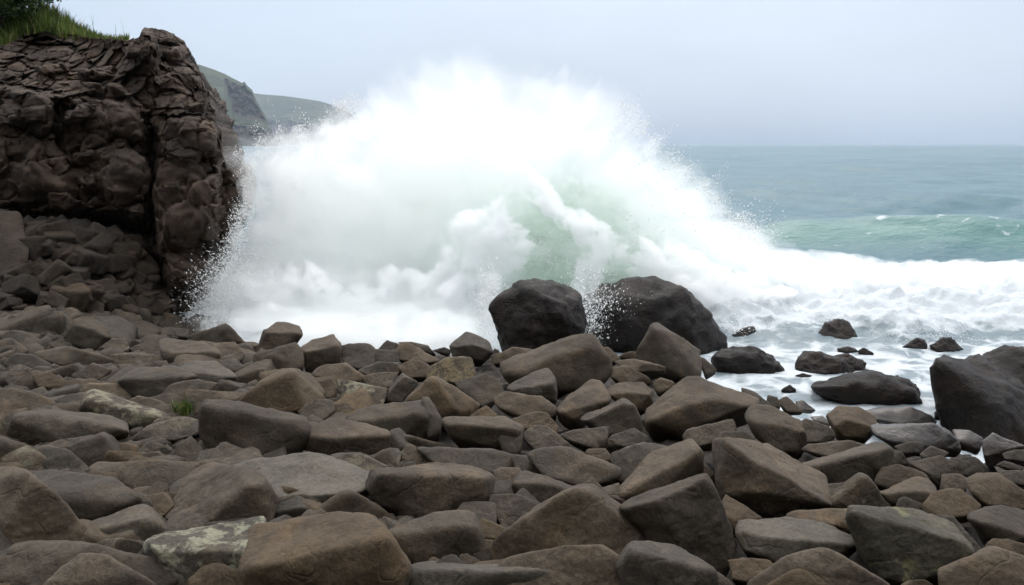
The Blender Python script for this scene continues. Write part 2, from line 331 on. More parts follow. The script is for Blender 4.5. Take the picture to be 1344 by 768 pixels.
# ------------------------------------------------------------------ boulders: material ; outline ; ridge ; label ; short name used by its neighbours' labels
BOULDERS = '''
# talus heap under the cliff
q;0,272 23,278 37,330 20,350 0,378 -30,380 -30,275;;dark slab leaning steeply on the heap at the foot of the cliff;leaning dark slab under the cliff
q;20,366 32,338 50,336 82,364 47,386;;;
q;60,399 70,378 93,364 117,379 115,396 97,413 67,413;70,380 95,386 116,382;squarish dark boulder at the bottom of the heap under the cliff;squarish dark boulder below the cliff
q;38,319 50,314 65,319 60,334 43,334;;;
q;93,346 110,326 127,326 135,346 117,356;;;
q;130,330 160,309 177,312 207,353 187,363 157,345 143,340;150,322 180,350;tilted oblong block high on the rubble heap under the cliff;tilted block on the rubble heap
q;117,306 152,296 163,306 137,319;;;
q;125,356 140,353 153,369 137,376;;;
q;127,379 143,374 155,389 143,394 130,393;;;
q;152,366 163,359 177,373 167,384 153,379;;;
q;170,366 180,356 193,366 187,378 173,376;;;
q;183,379 197,366 207,373 203,384;;;
q;160,389 178,378 192,386 177,396;;;
q;135,409 143,394 160,391 183,406 182,419 157,419;138,406 160,401 182,410;;
q;177,393 187,386 213,383 227,399 230,406 197,416;180,394 205,392 228,403;smooth dark boulder against the foot of the cliff pillar;smooth boulder at the cliff pillar
q;207,379 213,373 223,376 227,389 213,384;;;
q;228,402 240,401 252,409 243,418 230,411;;;
q;90,353 103,356 113,369 100,369;;;
q;135,339 143,336 155,351 150,359 137,353;;;
q;112,403 123,393 137,399 133,416 117,416;;;
q;60,312 70,308 76,320 66,326;;;
q;68,330 80,324 90,336 78,346;;;
q;52,345 66,340 78,352 62,362;;;
q;0,345 12,350 18,366 0,372 -20,370;;;
q;155,300 175,292 200,296 205,318 180,322;;;
q;186,322 205,316 220,330 210,345 190,340;;;
# far beach
t;10,415 20,404 45,402 52,411 30,417;;low tan rock where the heap under the cliff meets the beach;low tan rock below the cliff
g;15,427 20,420 43,419 54,429 45,441 30,439;;;
g;55,425 65,416 83,415 95,425 75,432 60,431;;;
g;85,441 99,422 125,421 136,430 144,445 122,460 100,450;98,426 122,432 142,444;blocky grey boulder with a steep left side on the far beach below the cliff;blocky grey boulder on the far beach
g;100,419 120,415 145,415 157,425 140,428;;;
g;140,432 150,427 165,430 162,437 147,437;;;
b;164,432 175,424 185,425 200,432 197,440 175,440;;;
b;200,427 215,410 230,415 245,427 232,433 212,433;;;
g;210,437 222,430 246,432 245,440 220,441;;;
d;240,420 260,414 295,422 295,428 250,426;;;
b;250,442 297,427 318,447 322,455 282,458;296,428 300,446;brown roof-shaped boulder near the left end of the spray;brown roof-shaped boulder
b;212,448 220,446 265,449 284,461 282,472 240,479 218,475;217,461 250,466 283,463;brown flat-topped slab with a shadowed underside on the far beach;brown flat-topped slab
b;280,452 307,450 320,465 312,475 288,468;;;
m;131,459 145,446 162,445 170,457 152,466;;;
g;170,457 215,445 218,460 185,464;;;
g;0,447 15,445 37,460 15,472 0,470 -15,465;;;
g;5,447 10,435 32,436 62,451 37,457;;;
g;67,452 82,445 100,446 109,456 82,459;;;
g;50,465 82,457 112,462 145,472 140,482 75,480;;;
g;7,475 22,465 45,467 72,482 50,485 12,484;;;
m;142,477 150,466 180,464 210,467 212,477 180,480;;;
b;97,492 122,477 145,486 127,500;;;
b;130,500 160,482 185,480 187,486 160,502;;;
g;160,496 185,484 240,484 255,491 254,499 207,524 172,517;163,498 205,504 254,494;grey wedge with a flat light top and dark side on the left of the beach;grey flat-topped wedge
g;237,484 252,475 282,475 307,492 305,502 275,504;240,488 278,495 306,494;;
g;287,475 300,472 320,481 315,490 300,486;;;
b;10,500 15,486 37,486 54,500 55,510 20,507;;;
b;45,494 65,490 85,500 77,511 55,507;;;
g;37,487 50,481 65,482 75,490 55,491;;;
b;80,510 85,501 120,497 130,502 105,512;;;
t;107,515 120,504 150,504 172,510 172,525 150,520;;;
l;109,539 117,517 132,515 215,544 215,552 185,565 162,557 150,547;115,522 160,540 214,548;long slab crusted with white lichen lying slantwise on the left of the beach;long lichen-crusted slab
g;72,527 87,519 115,517 110,537 85,537;;;
g;0,510 45,517 72,530 50,542 15,547 0,542 -20,530;;;
g;15,577 32,542 75,539 140,547 162,555 160,570 120,580 87,585;30,549 97,555 161,559;wide grey slab with a flat top in front of the long lichen-crusted slab;wide grey flat slab
b;87,586 137,568 152,580 157,603 120,611;138,569 147,600;brown wedge pointing up beside the wide grey slab;brown pointed wedge
m;180,575 195,560 225,552 250,550 266,555 266,567 232,576 200,580;;;
b;210,525 225,506 257,499 282,505 245,540 215,530;;;
b;246,520 250,514 285,515 317,518 305,528 270,540 250,545;;;
g;172,527 185,521 207,525 242,542 240,547 217,544;;;
b;312,531 336,512 383,487 398,492 418,522 400,540 350,545;384,488 400,538;tan triangular boulder in the middle distance behind the dark block;tan triangular boulder
k;266,570 272,526 290,526 336,540 384,547 397,553 397,585 375,600 330,604 290,596;271,531 330,555 396,556;big dark block with a thin light top edge and steep shaded front;big dark block
# middle of the far beach
b;340,460 348,435 363,425 393,430 395,440 381,450 361,465;350,437 368,445 393,436;upright brown block at the edge of the beach against the white spray;upright brown block
g;336,465 361,466 371,455 386,451 396,460 396,477 381,490 336,482;;;
b;396,457 411,447 437,440 446,452 445,475 403,482;398,460 420,462 445,455;blocky brown boulder at the top of the beach next to the upright block;blocky brown boulder by the spray
d;446,454 468,453 483,452 493,459 488,477 471,482 453,477;;;
d;497,459 508,447 522,452 521,460;;;
d;488,460 521,460 521,475 491,477;;;
b;522,460 526,450 536,451 576,472 558,475 526,470;;;
d;523,450 541,449 561,454 571,465 551,460;;;
d;567,460 583,456 593,460 588,465;;;
d;590,454 613,436 640,446 645,460 633,472 596,466;598,455 620,452 643,460;dark roof-shaped boulder on the skyline just before the two wave-washed rocks;dark roof-shaped boulder
g;597,466 623,459 632,470 616,470;;;
c;560,491 563,482 588,471 618,470 623,495 601,502 563,497;;boulder speckled tan and black behind the wide fallen slab;speckled tan boulder
b;523,482 538,472 556,475 565,480 556,495 536,495;;;
g;473,486 496,476 521,477 526,487 486,492;;;
g;477,495 491,490 521,490 508,507 486,507;;;
b;411,492 421,481 453,477 481,497 476,505 436,500;;;
b;403,497 433,496 443,507 438,520 418,522 406,505;;;
l;443,502 448,499 461,502 506,510 498,530 476,535 456,530;;flat mottled slab with pale lichen before the standing dark slab;pale mottled slab
k;501,522 528,490 547,502 546,507 528,527 506,532;503,524 530,494;narrow dark slab standing on edge between lighter boulders;standing dark slab
t;528,527 563,494 576,496 628,531 611,542 581,551 556,530;570,497 600,540;large tan boulder with a peaked top in the middle of the beach;large tan peaked boulder
g;598,502 636,491 658,502 661,517 633,535 608,512;;;
g;452,550 496,535 551,526 558,535 561,572 541,574 506,566;470,554 520,557 557,541;light grey slab sloping down to the left beside the tan peaked boulder;light grey sloping slab
g;553,522 563,522 580,550 578,562 562,572 560,540;;;
g;581,554 586,549 661,547 683,557 687,568 670,592 600,575;583,557 642,566 685,563;light oblong slab with a flat top in the middle of the beach;light oblong slab
t;650,525 660,518 684,517 712,520 729,535 729,546 710,550 684,548 655,535;;;
b;618,545 638,532 656,548 640,550;;;
b;646,467 658,462 672,456 704,459 697,470 672,476 650,475;;;
g;393,540 416,524 436,527 438,540 423,550 400,548;;;
b;436,530 456,529 466,537 456,543 441,548;;;
b;403,590 406,570 433,552 456,554 496,562 506,566 506,590 490,598 440,602;410,572 460,572 504,570;broad brown boulder right beside the big dark block;broad brown boulder
g;397,560 423,556 406,575 398,572;;;
g;507,572 516,567 541,575 591,585 586,593 510,592;;;
# middle right
b;661,476 701,463 748,444 775,441 798,469 800,486 781,503 735,509 690,505 665,492;668,488 745,462 784,450;long light slab fallen against the beach just before the wave-washed rocks;long fallen slab
g;666,510 672,503 697,492 720,487 728,497 730,522 704,518 672,517;672,511 726,503;;
b;731,536 777,497 786,499 802,522 799,530 767,542 757,550 734,545;734,541 770,538 801,524;brown block tilted like an open book below the long fallen slab;tilted brown block
g;794,515 812,505 844,502 856,512 856,530 834,537 812,525;800,517 852,517;;
g;764,550 772,544 819,524 832,535 841,560 812,572 797,570 784,560;770,552 806,548 824,528;;
b;849,555 852,537 892,505 912,496 924,497 959,510 989,527 987,537 954,545 922,555 884,562 857,562;853,553 900,532 945,522 986,530;great smooth slab propped up over a dark gap near the water;great propped slab
k;838,462 856,424 864,425 918,460 917,490 892,492 884,480 840,475;858,426 872,474;dark grey pyramid boulder in front of the wave-washed rock;dark grey pyramid
d;917,475 922,469 941,485 927,492;;;
g;972,509 992,515 1010,530 1000,540 985,530;;;
g;897,572 902,565 959,551 964,565 959,572 917,585 899,580;;;
g;979,547 984,537 1008,533 1048,552 1058,580 1040,592 1010,590 985,562;986,552 1022,560 1054,566;blocky grey boulder at the right end of the great propped slab;blocky grey boulder near the water
g;797,577 802,572 832,562 847,572 847,580 820,587 797,588;;;
b;734,572 750,565 794,560 797,575 794,586 780,588 754,580;;;
g;684,572 704,560 717,560 744,580 744,588 707,592;;;
b;672,550 704,541 717,542 732,560 729,567 690,562;;;
g;655,575 672,557 684,560 687,572 682,595 660,592;;;
b;801,482 822,481 847,492 854,500 822,505 802,495;;;
g;807,475 832,471 847,477 872,481 872,487 834,487;;;
b;857,505 867,496 882,500 887,507 864,515;;;
g;942,575 952,567 979,567 1002,585 997,595 945,594;;;
t;937,582 942,577 967,579 984,592 980,602 940,602;;;
b;789,456 799,456 814,470 802,475;;;
d;704,455 714,445 739,444 742,446 717,454;;;
b;812,468 827,461 842,464 838,471;;;
# right shore, wet
d;1020,527 1033,520 1053,539 1033,540;;;
w;1044,527 1053,525 1070,538 1050,538;;;
g;1008,519 1020,522 1024,533 1005,535;;;
w;1065,547 1080,546 1089,555 1088,560 1068,552;;;
b;1085,547 1100,535 1128,536 1148,547 1150,562 1133,575 1108,572 1093,562;1095,562 1110,551 1149,561;brown rounded block at the edge of the foam;brown block by the foam
g;1049,555 1058,550 1090,562 1095,570 1085,580 1058,580;;;
w;1133,539 1158,534 1193,536 1220,545 1228,554 1183,557 1150,550;;flat wet slab at the edge of the foam before the long sea rock;flat wet slab
w;1145,560 1183,557 1223,555 1258,575 1260,590 1183,585 1148,570;;;
w;1223,560 1240,562 1258,575 1258,587 1233,585;;;
w;1250,564 1273,565 1290,575 1285,590 1260,580;;;
w;1290,580 1305,570 1344,585 1370,600 1293,600;;;
b;1053,591 1060,583 1115,579 1137,584 1093,600;;;
d;1175,586 1193,580 1208,581 1212,591 1183,595;;;
d;1208,596 1223,585 1245,595 1240,601 1213,600;;;
# near left
b;0,726 -40,700 -30,640 0,622 37,621 50,633 109,693 107,706 90,716 15,726;0,668 42,626;dark brown boulder shaped like a pyramid cut by the photo's left edge;dark brown pyramid
g;45,623 112,620 147,627 160,636 175,648 181,658 172,666 140,676 105,686 95,676;75,654 110,649 150,653 178,652;smooth grey slab with a pale flat top beside the dark brown pyramid;smooth pale-topped slab
m;0,620 -25,615 0,603 35,588 43,591 72,617 70,622 20,622;;;
m;45,591 60,586 90,591 117,616 110,621 75,621;;;
g;119,613 127,607 175,606 225,608 250,613 245,626 225,641 180,651 165,641;;wide low grey slab behind the smooth pale-topped slab;wide low slab
m;116,700 122,688 145,681 185,665 195,668 215,693 212,703 185,713 150,708 125,711;122,695 148,694 182,681 200,683;cracked grey boulder with a ledge across it between larger slabs;cracked ledged boulder
b;181,658 190,652 215,648 222,651 226,663 215,676 200,676;;;
b;221,678 232,641 262,621 280,616 310,617 335,622 361,656 350,684 336,692 260,696 240,690;262,694 300,660 335,626;big warm brown boulder split by a slanting edge into light top and dark side;big warm brown boulder
L;197,711 212,703 282,692 336,693 338,745 320,770 240,775 225,745 200,730;203,716 235,724 335,722;big boulder blotched with white lichen at the bottom of the photo;big white-blotched boulder
b;0,741 25,718 45,713 95,713 150,726 210,738 225,748 222,760 190,775 100,790 0,790 -20,760;;broad brown boulder with a rounded top beside the white-blotched boulder;broad rounded boulder
b;65,768 107,731 140,733 175,756 200,768 190,800 70,800;;;
L;25,718 50,701 67,697 85,703 87,712 45,715;;;
m;117,720 140,708 160,708 187,718 185,726 155,728;;;
b;250,761 270,742 300,746 327,756 330,775 260,790;;;
b;215,698 225,693 240,696 232,703;;;
b;246,618 265,606 287,603 307,616 282,618 250,626;;;
t;284,601 290,593 325,595 330,605 307,613;;;
m;222,603 232,586 250,574 272,600 247,611;;;
g;179,593 200,579 215,586 220,593 190,597;;;
g;160,600 207,593 220,603 165,606;;;
b;151,583 165,581 180,587 175,596 157,597;;;
# near middle
h;312,612 336,606 371,601 391,595 413,595 446,606 486,626 478,643 471,653 418,661 363,663 345,640;363,652 420,648 476,640;wide pale slab with a rough flat top behind the largest brown boulder;wide pale slab
g;353,683 363,666 391,653 421,663 406,680 366,685;365,672 391,665 415,669;;
t;406,680 451,645 463,648 520,686 508,691 480,690 420,692;456,647 470,688;tan pyramid peeping out behind the largest brown boulder;tan pyramid
b;328,790 330,710 336,698 381,683 416,678 486,677 503,693 521,721 531,748 520,775 500,800 340,800;336,742 435,738 508,705;largest brown boulder filling the bottom of the photo with a smooth sloping top;largest brown boulder
b;482,638 491,617 526,612 586,610 631,617 646,623 646,648 626,678 573,668 541,681 508,663;500,622 523,622 574,664 634,627;squared brown block showing a flat top and two sides in the near rubble;squared brown block
g;506,698 541,686 598,666 611,667 627,683 638,726 636,742 560,745 528,728 511,708;512,706 552,698 602,688 622,690;grey block with a sloping pale top right of the largest brown boulder;grey block with sloping top
h;522,762 536,746 566,740 672,747 777,752 810,768 815,800 522,800;;pale grey slab along the bottom edge of the photo;pale slab at the bottom edge
m;436,598 451,595 480,600 511,614 490,622 470,618;;;
m;481,601 521,590 526,596 518,611 500,612;;;
b;523,601 536,582 571,606 561,610 526,611;;;
g;551,589 586,588 653,591 680,598 690,610 648,618 643,622 573,608;;;
b;648,618 658,613 680,615 690,630 672,645 655,640;;;
b;641,661 646,651 672,648 684,651 704,663 690,690 660,690;;;
t;628,688 633,681 671,696 656,708 636,704;;;
b;633,716 636,708 656,711 648,726;;;
# near right
t;645,735 650,712 672,692 742,643 764,638 779,643 822,671 857,708 830,745 780,750 690,755;764,640 772,700;broad tan boulder rising to a blunt peak near the bottom of the photo;broad tan peak
k;817,666 832,656 914,626 924,625 944,651 950,681 962,716 944,748 897,728 857,711 832,683;822,669 882,673 922,630;large dark block with a sloping light top and a brown shadowed front;large dark sloping block
t;808,648 844,611 862,596 884,587 909,583 919,596 919,626 877,638 822,658;811,650 890,613 916,593;tan wedge lying on the large dark sloping block's far side;tan wedge
t;936,600 937,582 950,577 1008,590 1045,613 1078,626 1095,661 1093,668 1068,670 1008,660 962,648 942,645;950,581 958,612 964,640 1020,653 1092,663;great brown slab tilted to show its broad flat face on the right of the beach;great tilted brown slab
b;948,658 954,648 999,680 972,690 964,693 952,676;;;
h;969,698 974,686 1008,681 1073,688 1120,706 1121,723 1100,732 1030,740 985,722;975,702 1040,720 1115,715;rounded pale grey boulder in front of the great tilted slab;rounded pale boulder
g;812,736 824,716 834,711 892,718 937,748 945,775 880,800 830,790 815,760;824,720 852,741 934,750;smooth dark grey boulder at the bottom of the photo right of the tan peak;smooth dark grey boulder
b;660,745 672,735 739,718 772,719 812,736 855,768 855,800 680,790;;low brown rounded boulder directly in front of the broad tan peak;low brown rounded boulder
g;672,600 678,597 719,602 735,615 725,625 684,622;;;
g;695,600 706,589 747,588 762,602 812,613 810,625 789,632 760,638 735,630;;flat grey slab with a knobbly end behind the broad tan peak;flat knobbly slab
b;672,640 677,623 690,620 720,628 757,640 735,653 707,663 680,648;676,632 705,635 750,645;;
b;764,636 777,627 791,641 788,647;;;
m;804,621 803,596 812,591 844,580 877,586 862,598 822,631;;;
b;767,596 772,590 794,588 803,603 782,608;;;
g;789,641 812,634 820,658 797,651;;;
g;922,606 937,621 942,643 925,635;;;
b;889,768 909,753 942,751 960,768 960,790 890,790;;;
b;957,736 972,731 1008,736 1020,748 980,762 962,755;;;
g;1053,612 1095,596 1145,582 1155,582 1168,593 1168,611 1143,631 1080,635 1065,620;1058,614 1137,609 1158,589;long pale slab with a clean flat top on the right of the beach;long pale clean slab
m;1093,648 1128,623 1136,625 1168,666 1120,668 1095,664;1130,624 1128,664;mottled pointed boulder between the tilted brown slab and the spotted block;mottled pointed boulder
g;1080,636 1108,633 1093,651;;;
g;1153,646 1205,627 1218,631 1228,643 1218,658 1183,663 1170,663;1158,648 1198,644 1224,646;;
d;1180,655 1188,652 1213,663 1208,672 1175,667;;;
t;1212,663 1225,646 1243,642 1260,643 1285,663 1278,673 1245,678 1215,676;;smooth tan boulder with a rounded top behind the spotted block;smooth tan rounded boulder
t;1268,631 1285,623 1308,622 1328,638 1360,655 1360,670 1323,668 1295,661 1275,645;;long tan boulder sloping down towards the photo's right edge;long tan sloping boulder
b;1235,623 1258,622 1270,628 1268,643 1238,643;;;
b;1150,631 1158,613 1178,611 1213,621 1220,631 1225,640 1165,642;;;
d;1168,608 1163,588 1183,593 1193,608;;;
d;1193,608 1215,603 1228,613 1235,626 1233,638 1215,620;;;
d;1213,603 1233,598 1260,608 1263,621 1233,623;;;
d;1250,603 1278,600 1295,613 1293,621 1263,623;;;
d;1307,611 1318,605 1344,613 1338,618;;;
d;1317,596 1333,591 1360,591 1360,608 1323,603;;;
d;1310,623 1318,618 1365,618 1365,635 1325,634;;;
M;1115,676 1118,668 1193,671 1225,678 1248,686 1268,713 1268,731 1228,756 1183,763 1153,751 1133,721 1120,698;1121,672 1158,684 1200,702 1264,714;grey block spotted with yellow-green lichen in the near right rubble;lichen-spotted block
d;1228,676 1253,681 1288,723 1270,736;;;
d;1270,678 1278,672 1308,664 1360,673 1365,718 1320,708 1295,700;1276,679 1312,692 1352,706;large dark slab cut by the photo's right edge;large dark slab at the right edge
b;1290,723 1303,708 1323,708 1360,721 1360,738 1308,728;;;
b;1235,752 1248,741 1283,733 1295,720 1310,720 1323,728 1360,738 1370,790 1240,800;;rounded brown boulder in the bottom right corner of the photo;rounded corner boulder
b;985,765 1008,748 1033,731 1075,723 1098,728 1128,746 1163,768 1160,800 1000,800;;broad brown hump at the bottom of the photo below the rounded pale boulder;broad brown hump
b;1008,768 1045,748 1060,746 1085,768 1080,800 1008,800;;;
b;1034,676 1043,671 1118,667 1118,683 1113,696 1090,688 1036,683;;;
d;1115,733 1128,721 1148,748 1140,753;;;
b;1183,768 1193,762 1213,761 1225,768 1225,780 1185,780;;;
'''
SEA_ROCKS = '''
S;652,398 658,388 680,372 700,370 722,373 752,385 759,400 762,440 755,460 700,466 660,458 653,430;680,376 700,400 740,400;huge dark rounded rock with its left side in the breaking wave;left wave-washed rock
S;763,440 768,398 790,386 830,375 862,370 885,377 900,387 912,404 922,425 940,432 945,445 943,463 915,472 850,476 795,470 768,456;775,400 830,392 895,392;huge dark rock with water running down its left side beside the pyramid boulder;right wave-washed rock
S;933,473 943,463 970,459 993,459 1013,466 1029,486 1026,491 979,494 939,486;940,468 1000,466 1024,484;flat-topped black sea rock nearest to the wave-washed rocks;flat-topped sea rock
S;1044,479 1053,464 1076,462 1109,476 1124,489 1083,491 1046,488;;low humped sea rock in the middle of the foam;low humped sea rock
S;1093,468 1113,464 1136,478 1129,484 1105,482;;rounded sea rock overlapping the back of the low humped one;
S;1064,509 1085,500 1106,494 1149,493 1173,501 1189,499 1205,512 1216,528 1213,534 1179,531 1109,528 1076,516;1070,508 1120,504 1180,506 1212,524;long wet black sea rock lying in the foam close to the shore;long wet sea rock
S;1072,440 1083,426 1099,418 1113,423 1129,446 1106,451 1086,448;;pointed black sea rock with foam breaking behind it;pointed sea rock
S;959,441 979,429 989,430 999,443 969,446;;small black sea rock beside the base of the plume;
S;1182,457 1203,443 1214,447 1217,459;;half-drowned sea rock streaked with foam;
S;1219,453 1246,442 1264,459 1229,461;;sea rock almost hidden under splashing foam;
S;1098,458 1113,455 1126,461 1110,463;;thin flat sea rock behind the low humped one;
S;1126,461 1134,457 1147,464 1130,465;;little sea rock tip at the end of the thin flat one;
S;1026,511 1036,506 1045,511 1036,514;;tiny sea rock tip just off the beach;
S;1043,493 1053,490 1065,493 1055,496;;tiny sea rock awash in front of the low humped one;
S;1224,503 1228,490 1236,473 1266,479 1289,483 1316,499 1344,515 1390,540 1400,590 1344,588 1296,580 1258,572 1241,560;1234,478 1262,520 1330,560;massive dark rock with a leaning left edge rising from the right shore;massive dark shore rock
S;1284,482 1291,468 1316,459 1344,457 1400,462 1420,520 1400,540 1344,515 1313,500;;dark rock behind the massive one cut by the photo's right edge;
S;1226,541 1236,534 1243,541 1242,552 1228,549;;small wet rock under the leaning edge of the massive dark one;
'''
# ------------------------------------------------------------------ rocks as rounded blocks
def ico(sub):
    bm = bmesh.new(); bmesh.ops.create_icosphere(bm, subdivisions=sub, radius=1.0)
    V = np.array([v.co[:] for v in bm.verts]); Fc = np.array([[v.index for v in f.verts] for f in bm.faces]); bm.free()
    return V / np.linalg.norm(V, axis=1)[:, None], Fc
ICO = {k: ico(k) for k in (2, 3, 4, 5, 6)}


def hull_planes(P):
    bm = bmesh.new()
    for p in P: bm.verts.new(p)
    r = bmesh.ops.convex_hull(bm, input=bm.verts)
    bm.normal_update()
    N, H, A = [], [], []
    c = P.mean(0)
    for f in bm.faces:
        a = f.calc_area()
        if a < 1e-9: continue
        n = np.array(f.normal); h = float(n @ (np.array(f.verts[0].co) - c))
        if h < 0: n, h = -n, -h
        N.append(n); H.append(h); A.append(a)
    bm.free()
    order = np.argsort(A)[::-1]; keep = []
    for k in order:
        if any(N[k] @ N[j] > 0.955 for j in keep): continue
        keep.append(k)
    return np.array([N[k] for k in keep]), np.array([H[k] for k in keep]), c


def block(P, sub, seed, p=15.0, chips=5, rough=0.03, chip_lo=0.86):
    """Rounded convex block round the points P (world), with chipped corners and a weathered skin."""
    r = np.random.default_rng(seed)
    lo, hi = P.min(0), P.max(0); half = np.maximum((hi - lo) / 2, 1e-3); mid = (hi + lo) / 2
    Q = (P - mid) / half
    N, H, c = hull_planes(Q)
    H = np.maximum(H, 0.08)
    for _ in range(chips):
        n = r.normal(size=3); n /= np.linalg.norm(n)
        N = np.vstack([N, n]); H = np.append(H, ((Q - c) @ n).max() * r.uniform(chip_lo, 0.98))
    D, Fc = ICO[sub]
    g = np.maximum(D @ N.T / H[None, :], 0)
    rad = 1.0 / (g ** p).sum(1) ** (1 / p)
    V = c + D * rad[:, None] * 1.03
    V = V * half + mid
    size = float(np.cbrt(np.prod(half))) * 2
    nd = D / half; nd /= np.linalg.norm(nd, axis=1)[:, None]
    o = r.uniform(0, 50, 3)
    q = V / size
    d = fbm(q * 1.7 + o, 3) * rough * 1.5 + fbm(q * 6 + o, 3, 0.55) * rough * 0.55
    if rough > 0.07:
        d = d + (0.25 - np.abs(fbm(q * 3.1 + o + 3, 4, 0.6))) * rough * 0.9 + fbm(q * 13 + o, 3) * rough * 0.35
    if sub >= 5:
        d = d - np.maximum(0, 0.13 - np.abs(fbm(q * 1.3 + o + 9, 3))) * rough * 0.8 + fbm(q * 22 + o, 2) * rough * 0.12
    V = V + nd * (d * size)[:, None]
    return V, Fc


MATS = {}
def rocks_materials():
    M = MATS
    gd, gl = (0.0266, 0.0212, 0.0156), (0.0637, 0.0520, 0.0390)
    bd, bl = (0.0274, 0.0199, 0.0134), (0.0669, 0.0512, 0.0347)
    M['g'] = rock_mat('grey_rock', gd, gl, (0.0791, 0.0577, 0.0362), 0.5)
    M['b'] = rock_mat('brown_rock', bd, bl, (0.0856, 0.0592, 0.0347), 0.55)
    M['t'] = rock_mat('tan_rock', (0.0339, 0.0249, 0.0160), (0.0775, 0.0584, 0.0383), (0.0952, 0.0641, 0.0362), 0.65)
    M['h'] = rock_mat('pale_rock', (0.0355, 0.0303, 0.0238), (0.0775, 0.0681, 0.0535), (0.0807, 0.0641, 0.0449), 0.3)
    M['d'] = rock_mat('dark_rock', (0.0178, 0.0140, 0.0105), (0.0452, 0.0368, 0.0274), (0.0532, 0.0384, 0.0253), 0.4)
    M['q'] = rock_mat('shaded_heap_rock', (0.0155, 0.0112, 0.0076), (0.0391, 0.0285, 0.0196), (0.0529, 0.0353, 0.0216), 0.5, bump=1.8)  # base colour darkened to stand in for the shade under the cliff
    M['k'] = rock_mat('dark_block_rock', (0.0218, 0.0169, 0.0124), (0.0532, 0.0424, 0.0311), (0.0646, 0.0457, 0.0282), 0.5)
    M['m'] = rock_mat('mottled_rock', gd, gl, (0.0968, 0.0720, 0.0434), 0.4, lichen=0.45, lichen_col=(0.1211, 0.1081, 0.0723), lichen_scale=11)
    M['c'] = rock_mat('speckled_rock', (0.0225, 0.0177, 0.0116), (0.0565, 0.0432, 0.0274), (0.0807, 0.0560, 0.0289), 0.5, lichen=1.0, lichen_col=(0.1372, 0.1041, 0.0543), lichen_scale=26)
    M['l'] = rock_mat('lichen_rock', gd, gl, (0.0968, 0.0720, 0.0434), 0.4, lichen=0.85, lichen_col=(0.1857, 0.1720, 0.1157), lichen_scale=12)
    M['L'] = rock_mat('white_lichen_rock', (0.0283, 0.0249, 0.0202), (0.0687, 0.0609, 0.0491), (0.0807, 0.0601, 0.0362), 0.4, lichen=0.95, lichen_col=(0.2179, 0.2120, 0.1482), lichen_scale=8.5)
    M['M'] = rock_mat('green_lichen_rock', (0.0274, 0.0241, 0.0180), (0.0662, 0.0584, 0.0449), (0.0646, 0.0560, 0.0325), 0.5, lichen=0.5, lichen_col=(0.1372, 0.1320, 0.0651), lichen_scale=6.0)
    M['w'] = rock_mat('wet_rock', (0.018, 0.015, 0.013), (0.05, 0.042, 0.036), (0.06, 0.045, 0.034), 0.35, rough=0.45, wetness=0.2)
    M['S'] = rock_mat('sea_rock', (0.0042, 0.0031, 0.0024), (0.0155, 0.0112, 0.0085), (0.028, 0.018, 0.0115), 0.45, rough=0.55, wetness=0.04, bump=2.6, spec=0.2)
rocks_materials()

TONE = {'g': 'grey', 'b': 'brown', 't': 'tan', 'h': 'pale', 'd': 'dark', 'q': 'dark', 'k': 'dark', 'm': 'mottled', 'c': 'speckled', 'l': 'lichen-flecked',
        'L': 'lichen-spotted', 'M': 'lichen-spotted', 'w': 'wet dark', 'S': 'black'}


def pts(s):
    return [tuple(float(v) for v in q.split(',')) for q in s.split()]


placed = []      # dict(cx, cy, w, h, mat, label, ref, obj)


def trace(line, k, surf, sea=False):
    mat, outl, ridge, label, ref = [q.strip() for q in line.split(';')]
    O = np.array(pts(outl)); Rg = np.array(pts(ridge)) if ridge else np.zeros((0, 2))
    if not sea: O = O.mean(0) + (O - O.mean(0)) * (1.10 if O[:, 0].mean() < 520 and O[:, 1].max() > 430 else 1.05)
    x0, y0 = O.min(0); x1, y1 = O.max(0); w, h = x1 - x0, y1 - y0; cx = (x0 + x1) / 2
    Y0 = hit(np.clip(cx, -60, 1400), y1 - 0.06 * h, surf)
    unit = Y0 / F
    if len(Rg):
        rs = Rg[np.argsort(Rg[:, 0])]
        ry = np.interp(O[:, 0], rs[:, 0], rs[:, 1])
        above = np.maximum(0, ry - O[:, 1])
    else:
        above = np.maximum(0, (y0 + 0.5 * h) - O[:, 1]) * 0.6
    dpx = 0.30 * np.maximum(0, y1 - np.maximum(O[:, 1], O[:, 1] + above)) + 2.3 * above + 0.18 * w * np.abs((O[:, 0] - cx) / (w / 2)) ** 2
    dpx = np.minimum(dpx, 1.0 * w + 0.3 * h)
    FP = W(O[:, 0], O[:, 1], Y0 + dpx * unit)
    P = [FP]
    if len(Rg):
        P.append(W(Rg[:, 0], Rg[:, 1], Y0 + 0.30 * (y1 - Rg[:, 1]) * unit))
    cen = O.mean(0); th = (0.5 * w + 0.12 * h)
    B = cen + (O - cen) * 0.86
    P.append(W(B[:, 0], B[:, 1] , Y0 + (np.maximum(dpx, 0.25 * w) + th) * unit))
    lowp = O[O[:, 1] > y0 + 0.6 * h]
    Lw = W(cen[0] + (lowp[:, 0] - cen[0]) * 0.85, lowp[:, 1], Y0 + 0.3 * w * unit); Lw[:, 2] -= 0.22 * h * unit + (0.12 if sea else 0.02)
    P.append(Lw)
    P = np.vstack(P)
    sub = 6 if w > 150 and Y0 < 6.5 else 5 if w > 42 else 4
    V, Fc = block(P, sub, 100 + k, p=(38 if sea else 22 + (k * 37 % 41)) if sub > 4 else 30, rough=0.085 if sea else 0.043, chips=8 if sea else 4)
    org = np.array([V[:, 0].mean(), V[:, 1].mean(), V[:, 2].min()])
    nm = 'sea_rock' if sea else 'boulder'
    me = mesh_np(nm, V - org, Fc)
    o = link(nm, me, MATS[mat], loc=org)
    placed.append(dict(cx=cx, cy=(y0 + y1) / 2, w=w, h=h, mat=mat, label=label, ref=ref, o=o, sea=sea, Y=Y0))


